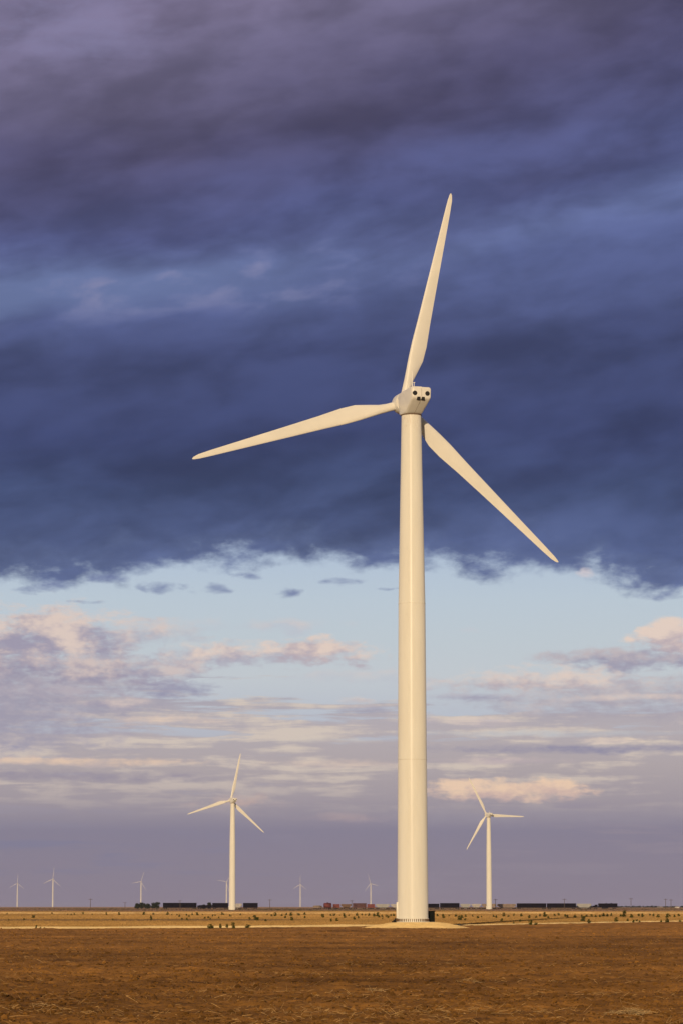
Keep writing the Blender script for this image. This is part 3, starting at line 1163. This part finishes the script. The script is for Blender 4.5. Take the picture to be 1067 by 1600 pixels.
for i, (p, ph, lab) in enumerate(spec):
    c_ = copy_tree(turb)
    c_.location = p
    if i >= 2:
        c_.scale = (FARK * 0.85, FARK * 0.85, FARK)
        for ch in c_.children:
            if ch.name.split('.')[0] == 'blade': ch.data = SLIM
    set_rotor(c_, ph, YAW + (R(5) if i < 2 else 0))
    tag(c_, lab, 'wind turbine', 'wind turbines on the plain')
pad('gravel_mound', T2.x, T2.y, T2.z - 0.02, 3.2, 11.0, (0.66, 0.48, 0.26), 6)
pad('gravel_mound', T3.x, T3.y, T3.z - 0.02, 3.2, 11.0, (0.66, 0.48, 0.26), 7)

# transformer cabinet, the tower's shade painted into its colour
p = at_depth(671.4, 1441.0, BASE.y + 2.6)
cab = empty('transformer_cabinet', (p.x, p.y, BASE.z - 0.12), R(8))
tag(cab, 'transformer cabinet, coloured near-black for tower shade, on the gravel at the right foot of the tall turbine', 'cabinet')
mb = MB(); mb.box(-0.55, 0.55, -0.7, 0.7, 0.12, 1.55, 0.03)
obj('housing', mb.mesh('housing', MAT['cab_shade'], 35), cab)
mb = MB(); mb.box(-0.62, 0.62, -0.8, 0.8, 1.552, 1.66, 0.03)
obj('lid', mb.mesh('lid', MAT['cab_shade'], 35), cab)
mb = MB(); mb.box(-0.7, 0.7, -0.9, 0.9, -0.1, 0.118, 0.02)
obj('plinth', mb.mesh('plinth', paint('plinth_concrete', (0.35, 0.32, 0.28), 0.9), 35), cab)


# ================================================================== railway
RAIL_Y = 2450.0
RAIL_Z = at_depth(500, 1420.3, RAIL_Y).z
sec_pts = [(-9, -1.2), (-4.5, -0.15), (-2.2, 0), (2.2, 0), (4.5, -0.15), (9, -1.2)]
xr = np.arange(-700, 705, 4.0)
v, q = [], []
for x in xr:
    for k, (dy, dz) in enumerate(sec_pts):
        v.append((x, RAIL_Y + dy, RAIL_Z - 0.2 + dz + (random.uniform(-0.06, 0.06) if 0 < k < 5 else 0)))
ns = len(sec_pts)
for i in range(len(xr) - 1):
    for k in range(ns - 1):
        a0 = i * ns + k
        q.append((a0, a0 + ns, a0 + ns + 1, a0 + 1))
o = obj('railway_embankment', np_mesh('railway_embankment', np.array(v), np.array(q), MAT['ground'], np.tile([0.13, 0.085, 0.065], (len(v), 1)), False))
tag(o, kind='structure')
mb = MB()
for s in (-0.72, 0.72):
    mb.box(-700, 700, RAIL_Y + s - 0.04, RAIL_Y + s + 0.04, RAIL_Z - 0.205, RAIL_Z - 0.02)
o = obj('railway_track', mb.mesh('railway_track', MAT['rust']))
tag(o, kind='structure')

CARM = {
    'black': paint('railcar_black', (0.008, 0.006, 0.007), 0.9, 0.4, 1.5, 0, 0, 0.05),
    'red': paint('railcar_red', (0.15, 0.03, 0.022), 0.75, 0.3, 0.6),
    'oxide': paint('railcar_oxide', (0.075, 0.022, 0.02), 0.75, 0.3, 0.6),
    'brown': paint('railcar_brown', (0.13, 0.07, 0.04), 0.8, 0.35, 0.6),
    'grey': paint('railcar_grey', (0.30, 0.29, 0.28), 0.7, 0.15, 0.5),
    'pale': paint('railcar_pale', (0.36, 0.33, 0.31), 0.7, 0.2, 0.5),
    'tan': paint('railcar_tan', (0.22, 0.16, 0.125), 0.8, 0.25, 0.5),
    'under': MAT['dark_metal'],
}


def bogie(root, x):
    mb = MB()
    mb.box(x - 1.35, x + 1.35, -0.95, 0.95, 0.42, 0.72, 0.04)
    for dx in (-0.85, 0.85):
        for dy in (-0.80, 0.80):
            mb.cyl((x + dx, dy - 0.06, 0.44), (x + dx, dy + 0.06, 0.44), 0.44, None, 14)
    obj('bogie', mb.mesh('bogie', CARM['under'], 35), root)


def coupler(root, L):
    for s in (-1, 1):
        mb = MB()
        a, b = s * (L / 2 - 0.3), s * (L / 2 + 0.35)
        mb.box(min(a, b), max(a, b), -0.14, 0.14, 0.78, 1.0)
        obj('coupler', mb.mesh('coupler', CARM['under']), root)


def boxcar(L, H, m, rib=1.2, roofm=None):
    root = empty('boxcar', (0, 0, 0))
    mb = MB()
    mb.box(-L / 2 + .2, L / 2 - .2, -1.5, 1.5, 0.95, H - 0.25, 0.03)
    k = int(L / rib)
    for i in range(k + 1):
        x = -L / 2 + .3 + i * (L - .6) / k
        mb.box(x - 0.06, x + 0.06, -1.58, 1.58, 1.0, H - 0.3)
    obj('body', mb.mesh('body', m, 35), root)
    mb = MB()
    mb.loft([[(s * (L / 2 - .1), y, z) for y, z in ((-1.62, H - .248), (-1.6, H - .12), (-.8, H), (.8, H), (1.6, H - .12), (1.62, H - .248))] for s in (-1, 1)])
    obj('roof', mb.mesh('roof', roofm or m, 30), root)
    mb = MB()
    mb.box(-1.5, 1.5, -1.66, -1.59, 1.05, H - 0.45, 0.02)
    obj('sliding_door', mb.mesh('sliding_door', m, 30), root)
    for s in (-1, 1): bogie(root, s * (L / 2 - 2.1))
    coupler(root, L)
    return root


def hopper(L, H, m):
    root = empty('hopper_car', (0, 0, 0))
    mb = MB()
    prof = [(-L / 2 + .3, H - .2), (L / 2 - .3, H - .2), (L / 2 - .3, 2.9), (L / 2 - 2.4, 1.35), (-L / 2 + 2.4, 1.35), (-L / 2 + .3, 2.9)]
    mb.loft([[(x, s * 1.5, z) for x, z in prof] for s in (-1, 1)])
    k = max(4, int(L / 1.6))
    for i in range(1, k):
        x = -L / 2 + .3 + i * (L - .6) / k
        mb.box(x - .07, x + .07, -1.6, 1.6, 1.9 if abs(x) > L / 2 - 2.2 else 1.4, H - .25)
    obj('body', mb.mesh('body', m, 30), root)
    for i in range(3):
        x = (i - 1) * (L - 5.5) / 3
        mb = MB()
        mb.loft([[(x - 1.5, -1.2, 1.34), (x + 1.5, -1.2, 1.34), (x + 1.5, 1.2, 1.34), (x - 1.5, 1.2, 1.34)],
                 [(x - .5, -.5, .5), (x + .5, -.5, .5), (x + .5, .5, .5), (x - .5, .5, .5)]])
        obj('discharge_chute', mb.mesh('discharge_chute', m), root)
    mb = MB()
    mb.box(-L / 2 + .6, L / 2 - .6, -.5, .5, H - .198, H, .03)
    obj('roof_hatch', mb.mesh('roof_hatch', m), root)
    mb = MB()
    mb.box(-L / 2 + .2, L / 2 - .2, -1.45, 1.45, 0.92, 1.12)
    for s in (-1, 1):
        mb.box(s * (L / 2 - .32) - .06, s * (L / 2 - .32) + .06, -1.3, 1.3, 1.1, 2.95)
    obj('underframe', mb.mesh('underframe', CARM['under']), root)
    for s in (-1, 1): bogie(root, s * (L / 2 - 1.9))
    coupler(root, L)
    return root


def gondola(L, H, m):
    root = empty('gondola_car', (0, 0, 0))
    mb = MB()
    t = .12
    mb.box(-L / 2 + .2, L / 2 - .2, -1.5, 1.5, .95, 1.15)
    for s in (-1, 1):
        mb.box(-L / 2 + .2, L / 2 - .2, s * 1.44 - t / 2, s * 1.44 + t / 2, 1.152, H)
        mb.box(s * (L / 2 - .26) - t / 2, s * (L / 2 - .26) + t / 2, -1.37, 1.37, 1.152, H)
    k = int(L / 1.5)
    for i in range(k + 1):
        x = -L / 2 + .3 + i * (L - .6) / k
        for s in (-1, 1): mb.box(x - .07, x + .07, s * 1.55 - .05, s * 1.55 + .05, 1.0, H - .05)
    obj('body', mb.mesh('body', m), root)
    mb = MB()
    mb.loft([[(x, y * 1.3, 1.16) for x, y in ((-L / 2 + .5, -1), (L / 2 - .5, -1), (L / 2 - .5, 1), (-L / 2 + .5, 1))],
             [(x, y * .5, H + .25) for x, y in ((-L / 2 + 1.6, -1), (L / 2 - 1.6, -1), (L / 2 - 1.6, 1), (-L / 2 + 1.6, 1))]])
    obj('load', mb.mesh('load', m), root)
    for s in (-1, 1): bogie(root, s * (L / 2 - 2.0))
    coupler(root, L)
    return root


def tankcar(L, H, m):
    root = empty('tank_car', (0, 0, 0))
    r = (H - 1.1) / 2
    mb = MB()
    z = 1.1 + r
    prof = [(.3, -L / 2 + .35), (r * .75, -L / 2 + .5), (r, -L / 2 + 1.0), (r, L / 2 - 1.0), (r * .75, L / 2 - .5), (.3, L / 2 - .35)]
    bmx = []
    for rr_, h in prof:
        bmx.append([(h, rr_ * math.cos(2 * math.pi * i / 20), z + rr_ * math.sin(2 * math.pi * i / 20)) for i in range(20)])
    mb.loft(bmx)
    obj('tank', mb.mesh('tank', m, 40), root)
    mb = MB()
    mb.cyl((0, 0, H - .15), (0, 0, H + .4), .7, .65, 16)
    obj('dome', mb.mesh('dome', m, 40), root)
    mb = MB()
    mb.box(-L / 2 + .2, L / 2 - .2, -.9, .9, .9, 1.08)
    obj('underframe', mb.mesh('underframe', CARM['under']), root)
    for s in (-1, 1): bogie(root, s * (L / 2 - 2.0))
    coupler(root, L)
    return root


def locomotive(L, m):
    root = empty('locomotive', (0, 0, 0))
    mb = MB()
    mb.box(-L / 2 + .2, L / 2 - .2, -1.5, 1.5, 1.1, 1.45)
    obj('deck', mb.mesh('deck', m), root)
    mb = MB()
    mb.box(-L / 2 + 5.3, L / 2 - .6, -1.25, 1.25, 1.452, 4.55, .08)
    obj('hood', mb.mesh('hood', m, 35), root)
    mb = MB()
    mb.box(-L / 2 + 2.4, -L / 2 + 4.6, -1.35, 1.35, 1.452, 3.5, .08)
    obj('cab', mb.mesh('cab', m, 35), root)
    mb = MB()
    mb.box(-L / 2 + .7, -L / 2 + 2.38, -.9, .9, 1.452, 2.7, .12)
    obj('nose', mb.mesh('nose', m, 35), root)
    mb = MB()
    mb.cyl((1.0, -.1, 4.5), (1.0, -.1, 5.0), .35, None, 12)
    mb.cyl((5.2, -.1, 4.5), (5.2, -.1, 4.85), .55, None, 12)
    obj('exhaust_stack', mb.mesh('exhaust_stack', m, 35), root)
    mb = MB()
    mb.box(-2.6, 2.6, -1.35, 1.35, .35, 1.08, .12)
    obj('fuel_tank', mb.mesh('fuel_tank', CARM['under'], 35), root)
    for s in (-1, 1): bogie(root, s * (L / 2 - 3.2))
    coupler(root, L)
    return root


MPP = RAIL_Y / F / math.cos(R(PITCH)) * 0.991
G_L, G_R = 'railcars of the left train', 'railcars of the long right train'
cars = [
    # x0, x1, kind, height, colour, group, label
    (255, 308, 'box', 5.0, 'black', G_L, 'long tall black boxcar next to the clump of dark trees'),
    (308.5, 331.5, 'gon', 2.9, 'black', G_L, 'low black loaded gondola between two tall black boxcars of the left train'),
    (332, 357.5, 'box', 4.9, 'black', G_L, 'black boxcar just left of the mid-distance left turbine tower'),
    (358, 379, 'hop', 4.4, 'pale', G_L, 'pale hopper car partly hidden behind the mid-distance left turbine tower'),
    (380, 403.5, 'box', 4.9, 'black', G_L, 'black boxcar at the right end of the left train'),
    (489, 503.5, 'gon', 2.6, 'tan', G_R, 'low tan gondola ahead of the red railcars, at the left end of the right train'),
    (505, 519, 'tank', 4.9, 'red', G_R, 'red tank car with a dark dome, first of the red railcars'),
    (520, 531.5, 'box', 4.0, 'red', G_R, 'short low red boxcar second of the red railcars'),
    (532, 550, 'hop', 4.0, 'brown', G_R, 'brown hopper car between two red railcars'),
    (550.5, 572.5, 'box', 4.7, 'oxide', G_R, 'dark red boxcar, tallest of the red railcars'),
    (573, 585.5, 'box', 4.0, 'red', G_R, 'short red boxcar next to the pale grey hopper cars'),
    (586, 609, 'hop', 4.0, 'grey', G_R, 'pale grey hopper car between the red railcars and the tall tower'),
    (609.5, 634, 'hop', 4.0, 'pale', G_R, 'pale hopper car half hidden behind the left side of the tall tower'),
    (662, 686, 'box', 4.3, 'black', G_R, 'black boxcar emerging from behind the right side of the tall tower'),
    (686.5, 717.5, 'box', 4.8, 'black', G_R, 'black boxcar coupled left of the first pale hopper right of the tall tower'),
    (718, 735, 'hop', 4.1, 'grey', G_R, 'short grey hopper car, first pale one right of the tall tower'),
    (735.5, 751, 'hop', 4.1, 'pale', G_R, 'short pale hopper car, second pale one right of the tall tower'),
    (751.5, 775, 'hop', 4.2, 'tan', G_R, 'tan hopper car behind the mid-distance right turbine tower'),
    (775.5, 806, 'hop', 4.1, 'tan', G_R, 'long tan hopper car coupled left of the two longest black boxcars'),
    (806.5, 853, 'box', 4.6, 'black', G_R, 'left one of the two longest black boxcars of the right train'),
    (853.5, 899.5, 'box', 4.6, 'black', G_R, 'right one of the two longest black boxcars of the right train'),
    (900, 923.5, 'hop', 4.3, 'grey', G_R, 'pale grey hopper car coupled to the black locomotive'),
    (924, 965, 'loco', 4.8, 'black', G_R, 'black locomotive with a low nose at the right end of the train'),
]
for (x0, x1, kind, H, cm, g, lab) in cars:
    a0 = at_depth(x0, 1420, RAIL_Y).x
    a1 = at_depth(x1, 1420, RAIL_Y).x
    L = a1 - a0
    m = CARM[cm]
    if kind == 'box': r_ = boxcar(L, H, m)
    elif kind == 'hop': r_ = hopper(L, H, m)
    elif kind == 'gon': r_ = gondola(L, H, m)
    elif kind == 'tank': r_ = tankcar(L, H, m)
    else: r_ = locomotive(L, m)
    r_.location = ((a0 + a1) / 2, RAIL_Y, RAIL_Z)
    tag(r_, lab, 'locomotive' if kind == 'loco' else 'railcar', g)

# ------------------------------------------------------------------ utility poles
mb = MB(); mb.cyl((0, 0, -0.3), (0, 0, 9.0), .20, .13, 10)
pole_me = mb.mesh('post', MAT['wood'], 40)
mb = MB()
mb.box(-1.3, 1.3, -.30, -.15, 8.1, 8.32)
for x in (-1.15, -.55, .55, 1.15): mb.cyl((x, -.22, 8.32), (x, -.22, 8.6), .07, None, 8)
arm_me = mb.mesh('crossarm', MAT['wood'], 40)
poles = [
    (142, 1404, 'utility pole standing alone left of the clump of dark trees'),
    (196, 1409.5, 'short utility pole close to the left edge of the dark trees'),
    (282, 1406.5, 'utility pole rising above the long black boxcar at the left'),
    (422, 1405, 'utility pole just right of the left train'),
    (549.5, 1406.5, 'utility pole standing before the brown and dark red railcars'),
    (773.5, 1404.5, 'utility pole just right of the mid-distance right turbine'),
    (881, 1404, 'utility pole rising over the longest black boxcars'),
    (985, 1403, 'utility pole standing just right of the locomotive'),
    (1039, 1404, 'left one of two close utility poles near the right border'),
    (1047.5, 1405, 'right one of two close utility poles near the right border'),
]
for px, ty, lab in poles:
    y = 2425.0
    t = at_depth(px, ty, y)
    z0 = float(base_z(math.hypot(t.x, y)))
    h = t.z - z0
    r_ = empty('utility_pole', (t.x, y, z0), random.uniform(-.3, .3))
    r_.scale = (1.25, 1.25, h / 9.0)
    obj('post', pole_me, r_)
    obj('crossarm', arm_me, r_)
    tag(r_, lab, 'utility pole', 'utility poles along the railway')


# ================================================================== vegetation
def leaf_mat(name, a, b):
    m, nt, bs = new_mat(name)
    g = nt.nodes.new('ShaderNodeNewGeometry')
    r = nt.nodes.new('ShaderNodeValToRGB')
    r.color_ramp.elements[0].color = (*a, 1)
    r.color_ramp.elements[1].color = (*b, 1)
    nt.links.new(g.outputs['Random Per Island'], r.inputs[0])
    nt.links.new(r.outputs[0], bs.inputs['Base Color'])
    bs.inputs['Roughness'].default_value = 0.7
    bs.inputs['Specular IOR Level'].default_value = 0.03
    return m


MAT['leaf_dark'] = leaf_mat('tree_leaves', (0.012, 0.015, 0.008), (0.034, 0.038, 0.016))
MAT['leaf_green'] = leaf_mat('shrub_leaves', (0.017, 0.020, 0.002), (0.066, 0.068, 0.009))


def leaves(blobs, n, size, mat, name, seed):
    r = np.random.default_rng(seed)
    w = np.array([b[3] * b[4] * b[5] for b in blobs])
    w = w / w.sum()
    ch = r.choice(len(blobs), n, p=w)
    B = np.array(blobs)[ch]
    d = r.standard_normal((n, 3))
    d /= np.linalg.norm(d, axis=1)[:, None]
    rad = r.random(n) ** 0.45
    c = B[:, :3] + d * rad[:, None] * B[:, 3:6]
    u = r.standard_normal((n, 3))
    u /= np.linalg.norm(u, axis=1)[:, None]
    v = np.cross(u, r.standard_normal((n, 3)))
    v /= np.linalg.norm(v, axis=1)[:, None]
    s = size * r.uniform(0.5, 1.4, n)[:, None]
    V = np.stack([c - u * s, c + v * s * .55, c + u * s, c - v * s * .55], 1).reshape(-1, 3)
    V[:, 2] = np.maximum(V[:, 2], 0.01)
    Q = np.arange(4 * n).reshape(n, 4)
    return np_mesh(name, V, Q, mat)


def shrub_mesh(seed):
    r = random.Random(seed)
    bl = []
    for k in range(r.randint(4, 7)):
        a = r.uniform(0, 6.28)
        q = r.uniform(0, .34)
        h = r.uniform(.25, .72)
        bl.append((q * math.cos(a), q * math.sin(a), h, r.uniform(.12, .22), r.uniform(.12, .22), r.uniform(.14, .26)))
    bl.append((0, 0, .25, .35, .35, .22))
    return leaves(bl, 260, .075, MAT['leaf_green'], 'shrub', seed)


def stem_mesh(seed):
    r = random.Random(seed)
    mb = MB()
    for k in range(5):
        a = r.uniform(0, 6.28)
        mb.cyl((0, 0, -.05), (.3 * math.cos(a), .3 * math.sin(a), r.uniform(.4, .75)), .025, .01, 5)
    return mb.mesh('stem', MAT['wood'])


SH = [shrub_mesh(100 + i) for i in range(6)]
ST = [stem_mesh(200 + i) for i in range(3)]

near = [
    (330, 1451.5, 13, 8, 'widest of the green bushes along the track left of the tall turbine'),
    (345, 1450.5, 6.5, 8, 'narrow green bush, second from left of the five beside the track'),
    (355, 1449.8, 6.5, 6.5, 'small round green bush, middle one of five beside the track'),
    (365, 1452.5, 7, 12, 'tallest of the five green bushes beside the track'),
    (387, 1450, 11, 6.5, 'low wide green bush, rightmost of the five beside the track'),
    (57, 1451.5, 5, 6, 'leftmost small bush of three on the track at the far left'),
    (63.5, 1452, 5, 4, 'middle small bush of three on the track at the far left'),
    (70, 1452, 4, 3.5, 'rightmost small bush of three on the track at the far left'),
    (237, 1438.5, 5, 9, 'tall narrow shrub standing alone on the tan field near the left'),
    (828, 1446, 8, 9, 'tall ragged shrub in the tower shadow, right of the tall turbine'),
    (836, 1445.5, 8, 5, 'low shrub touching the right side of the ragged shrub by the shadow'),
    (910, 1440, 11, 9, 'biggest green shrub right of the mid-distance right turbine'),
    (919.4, 1442.5, 7, 7, 'shrub just below and right of the biggest right-hand shrub'),
    (1041.5, 1442, 9, 8, 'round green shrub near the right border just behind the track'),
]
far = [(11.7, 1429, 3), (82, 1428, 3), (53, 1435, 6), (38, 1438, 3), (10, 1439, 2.5), (14, 1439, 2.5), (106, 1430, 2.5), (112, 1430, 2.5), (117, 1430, 3), (130, 1429, 3.5),
       (145, 1430, 2.5), (167, 1430, 3.5), (187, 1430, 4.5), (177, 1439, 3.5), (225, 1430, 4.5), (240, 1429.5, 3.5), (262, 1430, 5), (269, 1430, 2.5), (277, 1430.5, 2.5), (280.6, 1433, 3.5),
       (292, 1431, 3), (295.5, 1433, 3), (301, 1430, 3), (309, 1430.5, 5.5), (317, 1430, 2.5), (285, 1437, 3.5), (293, 1439, 4), (320.6, 1436, 3.5), (326, 1435, 3.5), (328.7, 1437, 3),
       (332.6, 1432, 3), (336.7, 1431.5, 3), (342, 1435.5, 3), (347, 1430, 3.5), (350, 1430, 3), (359, 1432, 2.5), (361.6, 1432, 2.5), (376, 1430.5, 3), (390.7, 1437, 4), (398, 1434, 4.5),
       (399.6, 1437.5, 6.5), (403, 1439, 5), (415.5, 1440, 4.5), (418, 1430, 3), (425, 1432, 4), (430, 1432, 5), (440.5, 1431.5, 4), (446, 1435, 4), (447.5, 1430, 4), (455, 1431.5, 6),
       (456.5, 1439, 5.5), (466.7, 1431, 5), (476.6, 1430, 4.5), (476.6, 1435, 4), (505, 1434, 5), (503, 1431, 3), (517, 1431.5, 3.5), (522, 1431.5, 5), (531, 1431, 2.5), (537.7, 1432, 5), (538.5, 1434.5, 4),
       (544.7, 1431.5, 3.5), (517.7, 1440.5, 4), (527, 1440, 5), (553.7, 1437.5, 5), (560, 1435.5, 4), (557, 1431.5, 4.5), (565, 1430.5, 3), (570.6, 1431, 2.5), (576, 1431.5, 4), (584, 1432.5, 5), (589, 1432.5, 6),
       (596.7, 1433, 4), (592, 1434, 4), (597, 1436.5, 3), (603, 1433, 4), (606, 1434.5, 4), (610, 1432, 4), (615, 1432, 4), (683, 1432, 4), (692.4, 1435, 6), (701, 1432, 3), (711.5, 1433, 5), (721, 1435, 6),
       (718, 1438.5, 8), (726.7, 1433, 4), (726, 1438.5, 4), (738, 1432.5, 3), (746, 1435, 5), (751.5, 1434, 3), (770.6, 1433, 4), (774.5, 1434.5, 4), (783, 1439.5, 5), (786, 1432.5, 5), (793.5, 1433, 4),
       (802, 1431.5, 3), (814, 1432.5, 5), (826, 1435, 5), (811.5, 1441, 4), (802, 1444.5, 3), (837, 1434.5, 4), (843, 1432, 4), (850.7, 1433, 7), (856, 1435, 4), (866, 1431.5, 4), (872, 1431, 4), (882.4, 1433, 5),
       (886, 1434, 4), (897.3, 1434.5, 5), (908, 1432.5, 3), (916, 1433, 4), (923, 1433, 4), (930, 1433.5, 4), (936.6, 1433.5, 4), (942, 1432, 6), (948, 1432.5, 5), (954, 1431.5, 4), (962.5, 1441, 6), (969, 1432.5, 4),
       (974, 1433.5, 8), (979.7, 1440, 4), (986, 1434.5, 7), (988.8, 1441.5, 4.5), (993.8, 1441, 4), (998.7, 1441.5, 4), (997.6, 1432, 5), (1003, 1433, 5), (1014.7, 1431, 4), (1020, 1432, 4), (1028, 1434, 5), (1032, 1441.5, 4),
       (1041.5, 1434.5, 7), (1046, 1432.5, 4), (1053, 1433.5, 4), (1060, 1432, 5), (1062, 1441, 4)]
ZONES = [
    (0, 206, 'small green shrub on the tan field left of the clump of dark trees', 'shrubs on the far left of the field'),
    (206, 366, 'small green shrub on the tan field in front of the left train', 'shrubs before the left train'),
    (366, 500, 'small green shrub on the tan field below the gap between the two trains', 'shrubs below the gap between the trains'),
    (500, 640, 'small green shrub on the tan field below the red railcars', 'shrubs below the red railcars'),
    (640, 764, 'small green shrub on the tan field between the tall turbine and the right one', 'shrubs between two turbines'),
    (764, 967, 'small green shrub on the tan field below the longest black boxcars', 'shrubs below the black boxcars'),
    (967, 1100, 'small green shrub on the tan field right of the locomotive', 'shrubs right of the locomotive'),
]
for i, (px, py, w, h, lab) in enumerate(near):
    p = on_ground(px, py)
    k = p.y / F
    r_ = empty('shrub', p, random.uniform(0, 6.28))
    r_.scale = (w * k * 1.15, w * k * 1.15, h * k * 1.15)
    obj('foliage', SH[i % 6], r_)
    obj('stem', ST[i % 3], r_)
    tag(r_, lab, 'shrub', 'larger shrubs on the field')
for i, (px, py, w) in enumerate(far):
    p = on_ground(px, py)
    k = p.y / F
    h = w * random.uniform(.7, 1.1)
    r_ = obj('shrub', SH[i % 6], None, p, (0, 0, random.uniform(0, 6.28)))
    r_.scale = (w * k * 1.4, w * k * 1.4, h * k * 1.45)
    for z0, z1, lab, g in ZONES:
        if z0 <= px < z1: tag(r_, lab, 'shrub', g)


def tree(px, ytop, w, lab, seed, depth=2490.0):
    t = at_depth(px, ytop, depth)
    z0 = float(base_z(depth))
    h = t.z - z0
    k = depth / F
    r = random.Random(seed)
    root = empty('tree', (t.x, depth, z0))
    W = w * k
    bl = []
    for j in range(7):
        a = r.uniform(0, 6.28)
        q = r.uniform(.1, .33) * W
        bl.append((q * math.cos(a), q * math.sin(a), h * r.uniform(.42, .78), W * .22, W * .22, h * .19))
    bl.append((0, 0, h * .72, W * .28, W * .28, h * .27))
    bl.append((0, 0, h * .33, W * .42, W * .42, h * .25))
    obj('crown', leaves(bl, 900, .42, MAT['leaf_dark'], 'crown', seed), root)
    mb = MB()
    mb.cyl((0, 0, -.2), (0, 0, h * .55), .22, .12, 8)
    for j in range(4):
        a = r.uniform(0, 6.28)
        mb.cyl((0, 0, h * r.uniform(.2, .4)), (W * .3 * math.cos(a), W * .3 * math.sin(a), h * .7), .1, .04, 6)
    obj('trunk', mb.mesh('trunk', MAT['wood'], 40), root)
    tag(root, lab, 'tree', 'dark trees by the railway')


tree(215, 1411.0, 11, 'dark tree at the left end of the clump', 1)
tree(222, 1409.5, 12, 'dark rounded tree, second from left in the clump', 2)
tree(231, 1411.5, 12, 'low dark tree in the middle of the clump', 3)
tree(240, 1410.0, 11, 'dark tree right of the middle of the clump', 4)
tree(246, 1409.0, 11, 'tallest dark tree at the right end of the clump', 5)
tree(319, 1413.0, 10, 'low dark tree behind the loaded gondola of the left train', 6, 2475)
tree(328, 1409.8, 11, 'dark tree with its crown showing above the gondola of the left train', 7, 2475)
tree(514, 1410.6, 7, 'dark tree behind the first red railcar', 8, 2480)

# ------------------------------------------------------------------ far sheds on the right horizon
for (px, w, h, colr, lab) in [(1057, 4.5, 1.6, (0.55, 0.5, 0.45), 'tiny pale shed on the horizon at the right border'),
                              (1030, 7, 1.3, (0.20, 0.16, 0.13), 'tiny low brown shed on the horizon left of the close poles')]:
    dd = 4200.0
    p = at_depth(px, 1418, dd)
    z0 = float(base_z(dd))
    k = dd / F
    r_ = empty('shed', (p.x, dd, z0), .3)
    m = paint('shed_wall', colr, .8)
    mb = MB(); mb.box(-w * k / 2, w * k / 2, -3, 3, -.3, h * k)
    obj('wall', mb.mesh('wall', m), r_)
    mb = MB()
    mb.loft([[(s * (w * k / 2 + .3), y, z) for y, z in ((-3.3, h * k + .003), (0, h * k + 1.0), (3.3, h * k + .003))] for s in (-1, 1)])
    obj('roof', mb.mesh('roof', paint('shed_roof', (0.25, 0.22, 0.2), .7)), r_)
    tag(r_, lab, 'shed', 'sheds on the horizon')

# ------------------------------------------------------------------ evening haze
mb = MB()
mb.box(-25500, 25500, -25500, 25500, -1.6, 225)
hm = bpy.data.materials.new('evening_haze')
hm.use_nodes = True
hm.node_tree.nodes.clear()
vo = hm.node_tree.nodes.new('ShaderNodeVolumePrincipled')
vo.inputs['Color'].default_value = (0.62, 0.66, 1.0, 1)
vo.inputs['Density'].default_value = 2.0e-5
ho = hm.node_tree.nodes.new('ShaderNodeOutputMaterial')
hm.node_tree.links.new(vo.outputs[0], ho.inputs['Volume'])
hz = obj('haze', mb.mesh('haze', hm))
tag(hz, kind='stuff')

# ------------------------------------------------------------------ low line of far trees on the right horizon
bl = []
rt = random.Random(5)
for k in range(60):
    x = 440 + k * 7 + rt.uniform(-2, 2)
    bl.append((x, 5600 + rt.uniform(-20, 20), float(base_z(5600)) + 1.0, rt.uniform(5, 9), 6, rt.uniform(1.2, 2.6)))
tl = obj('treeline', leaves(bl, 6000, 1.1, MAT['leaf_dark'], 'treeline', 9))
tag(tl, 'low dark line of far trees on the horizon right of the locomotive', 'trees', None, 'stuff')
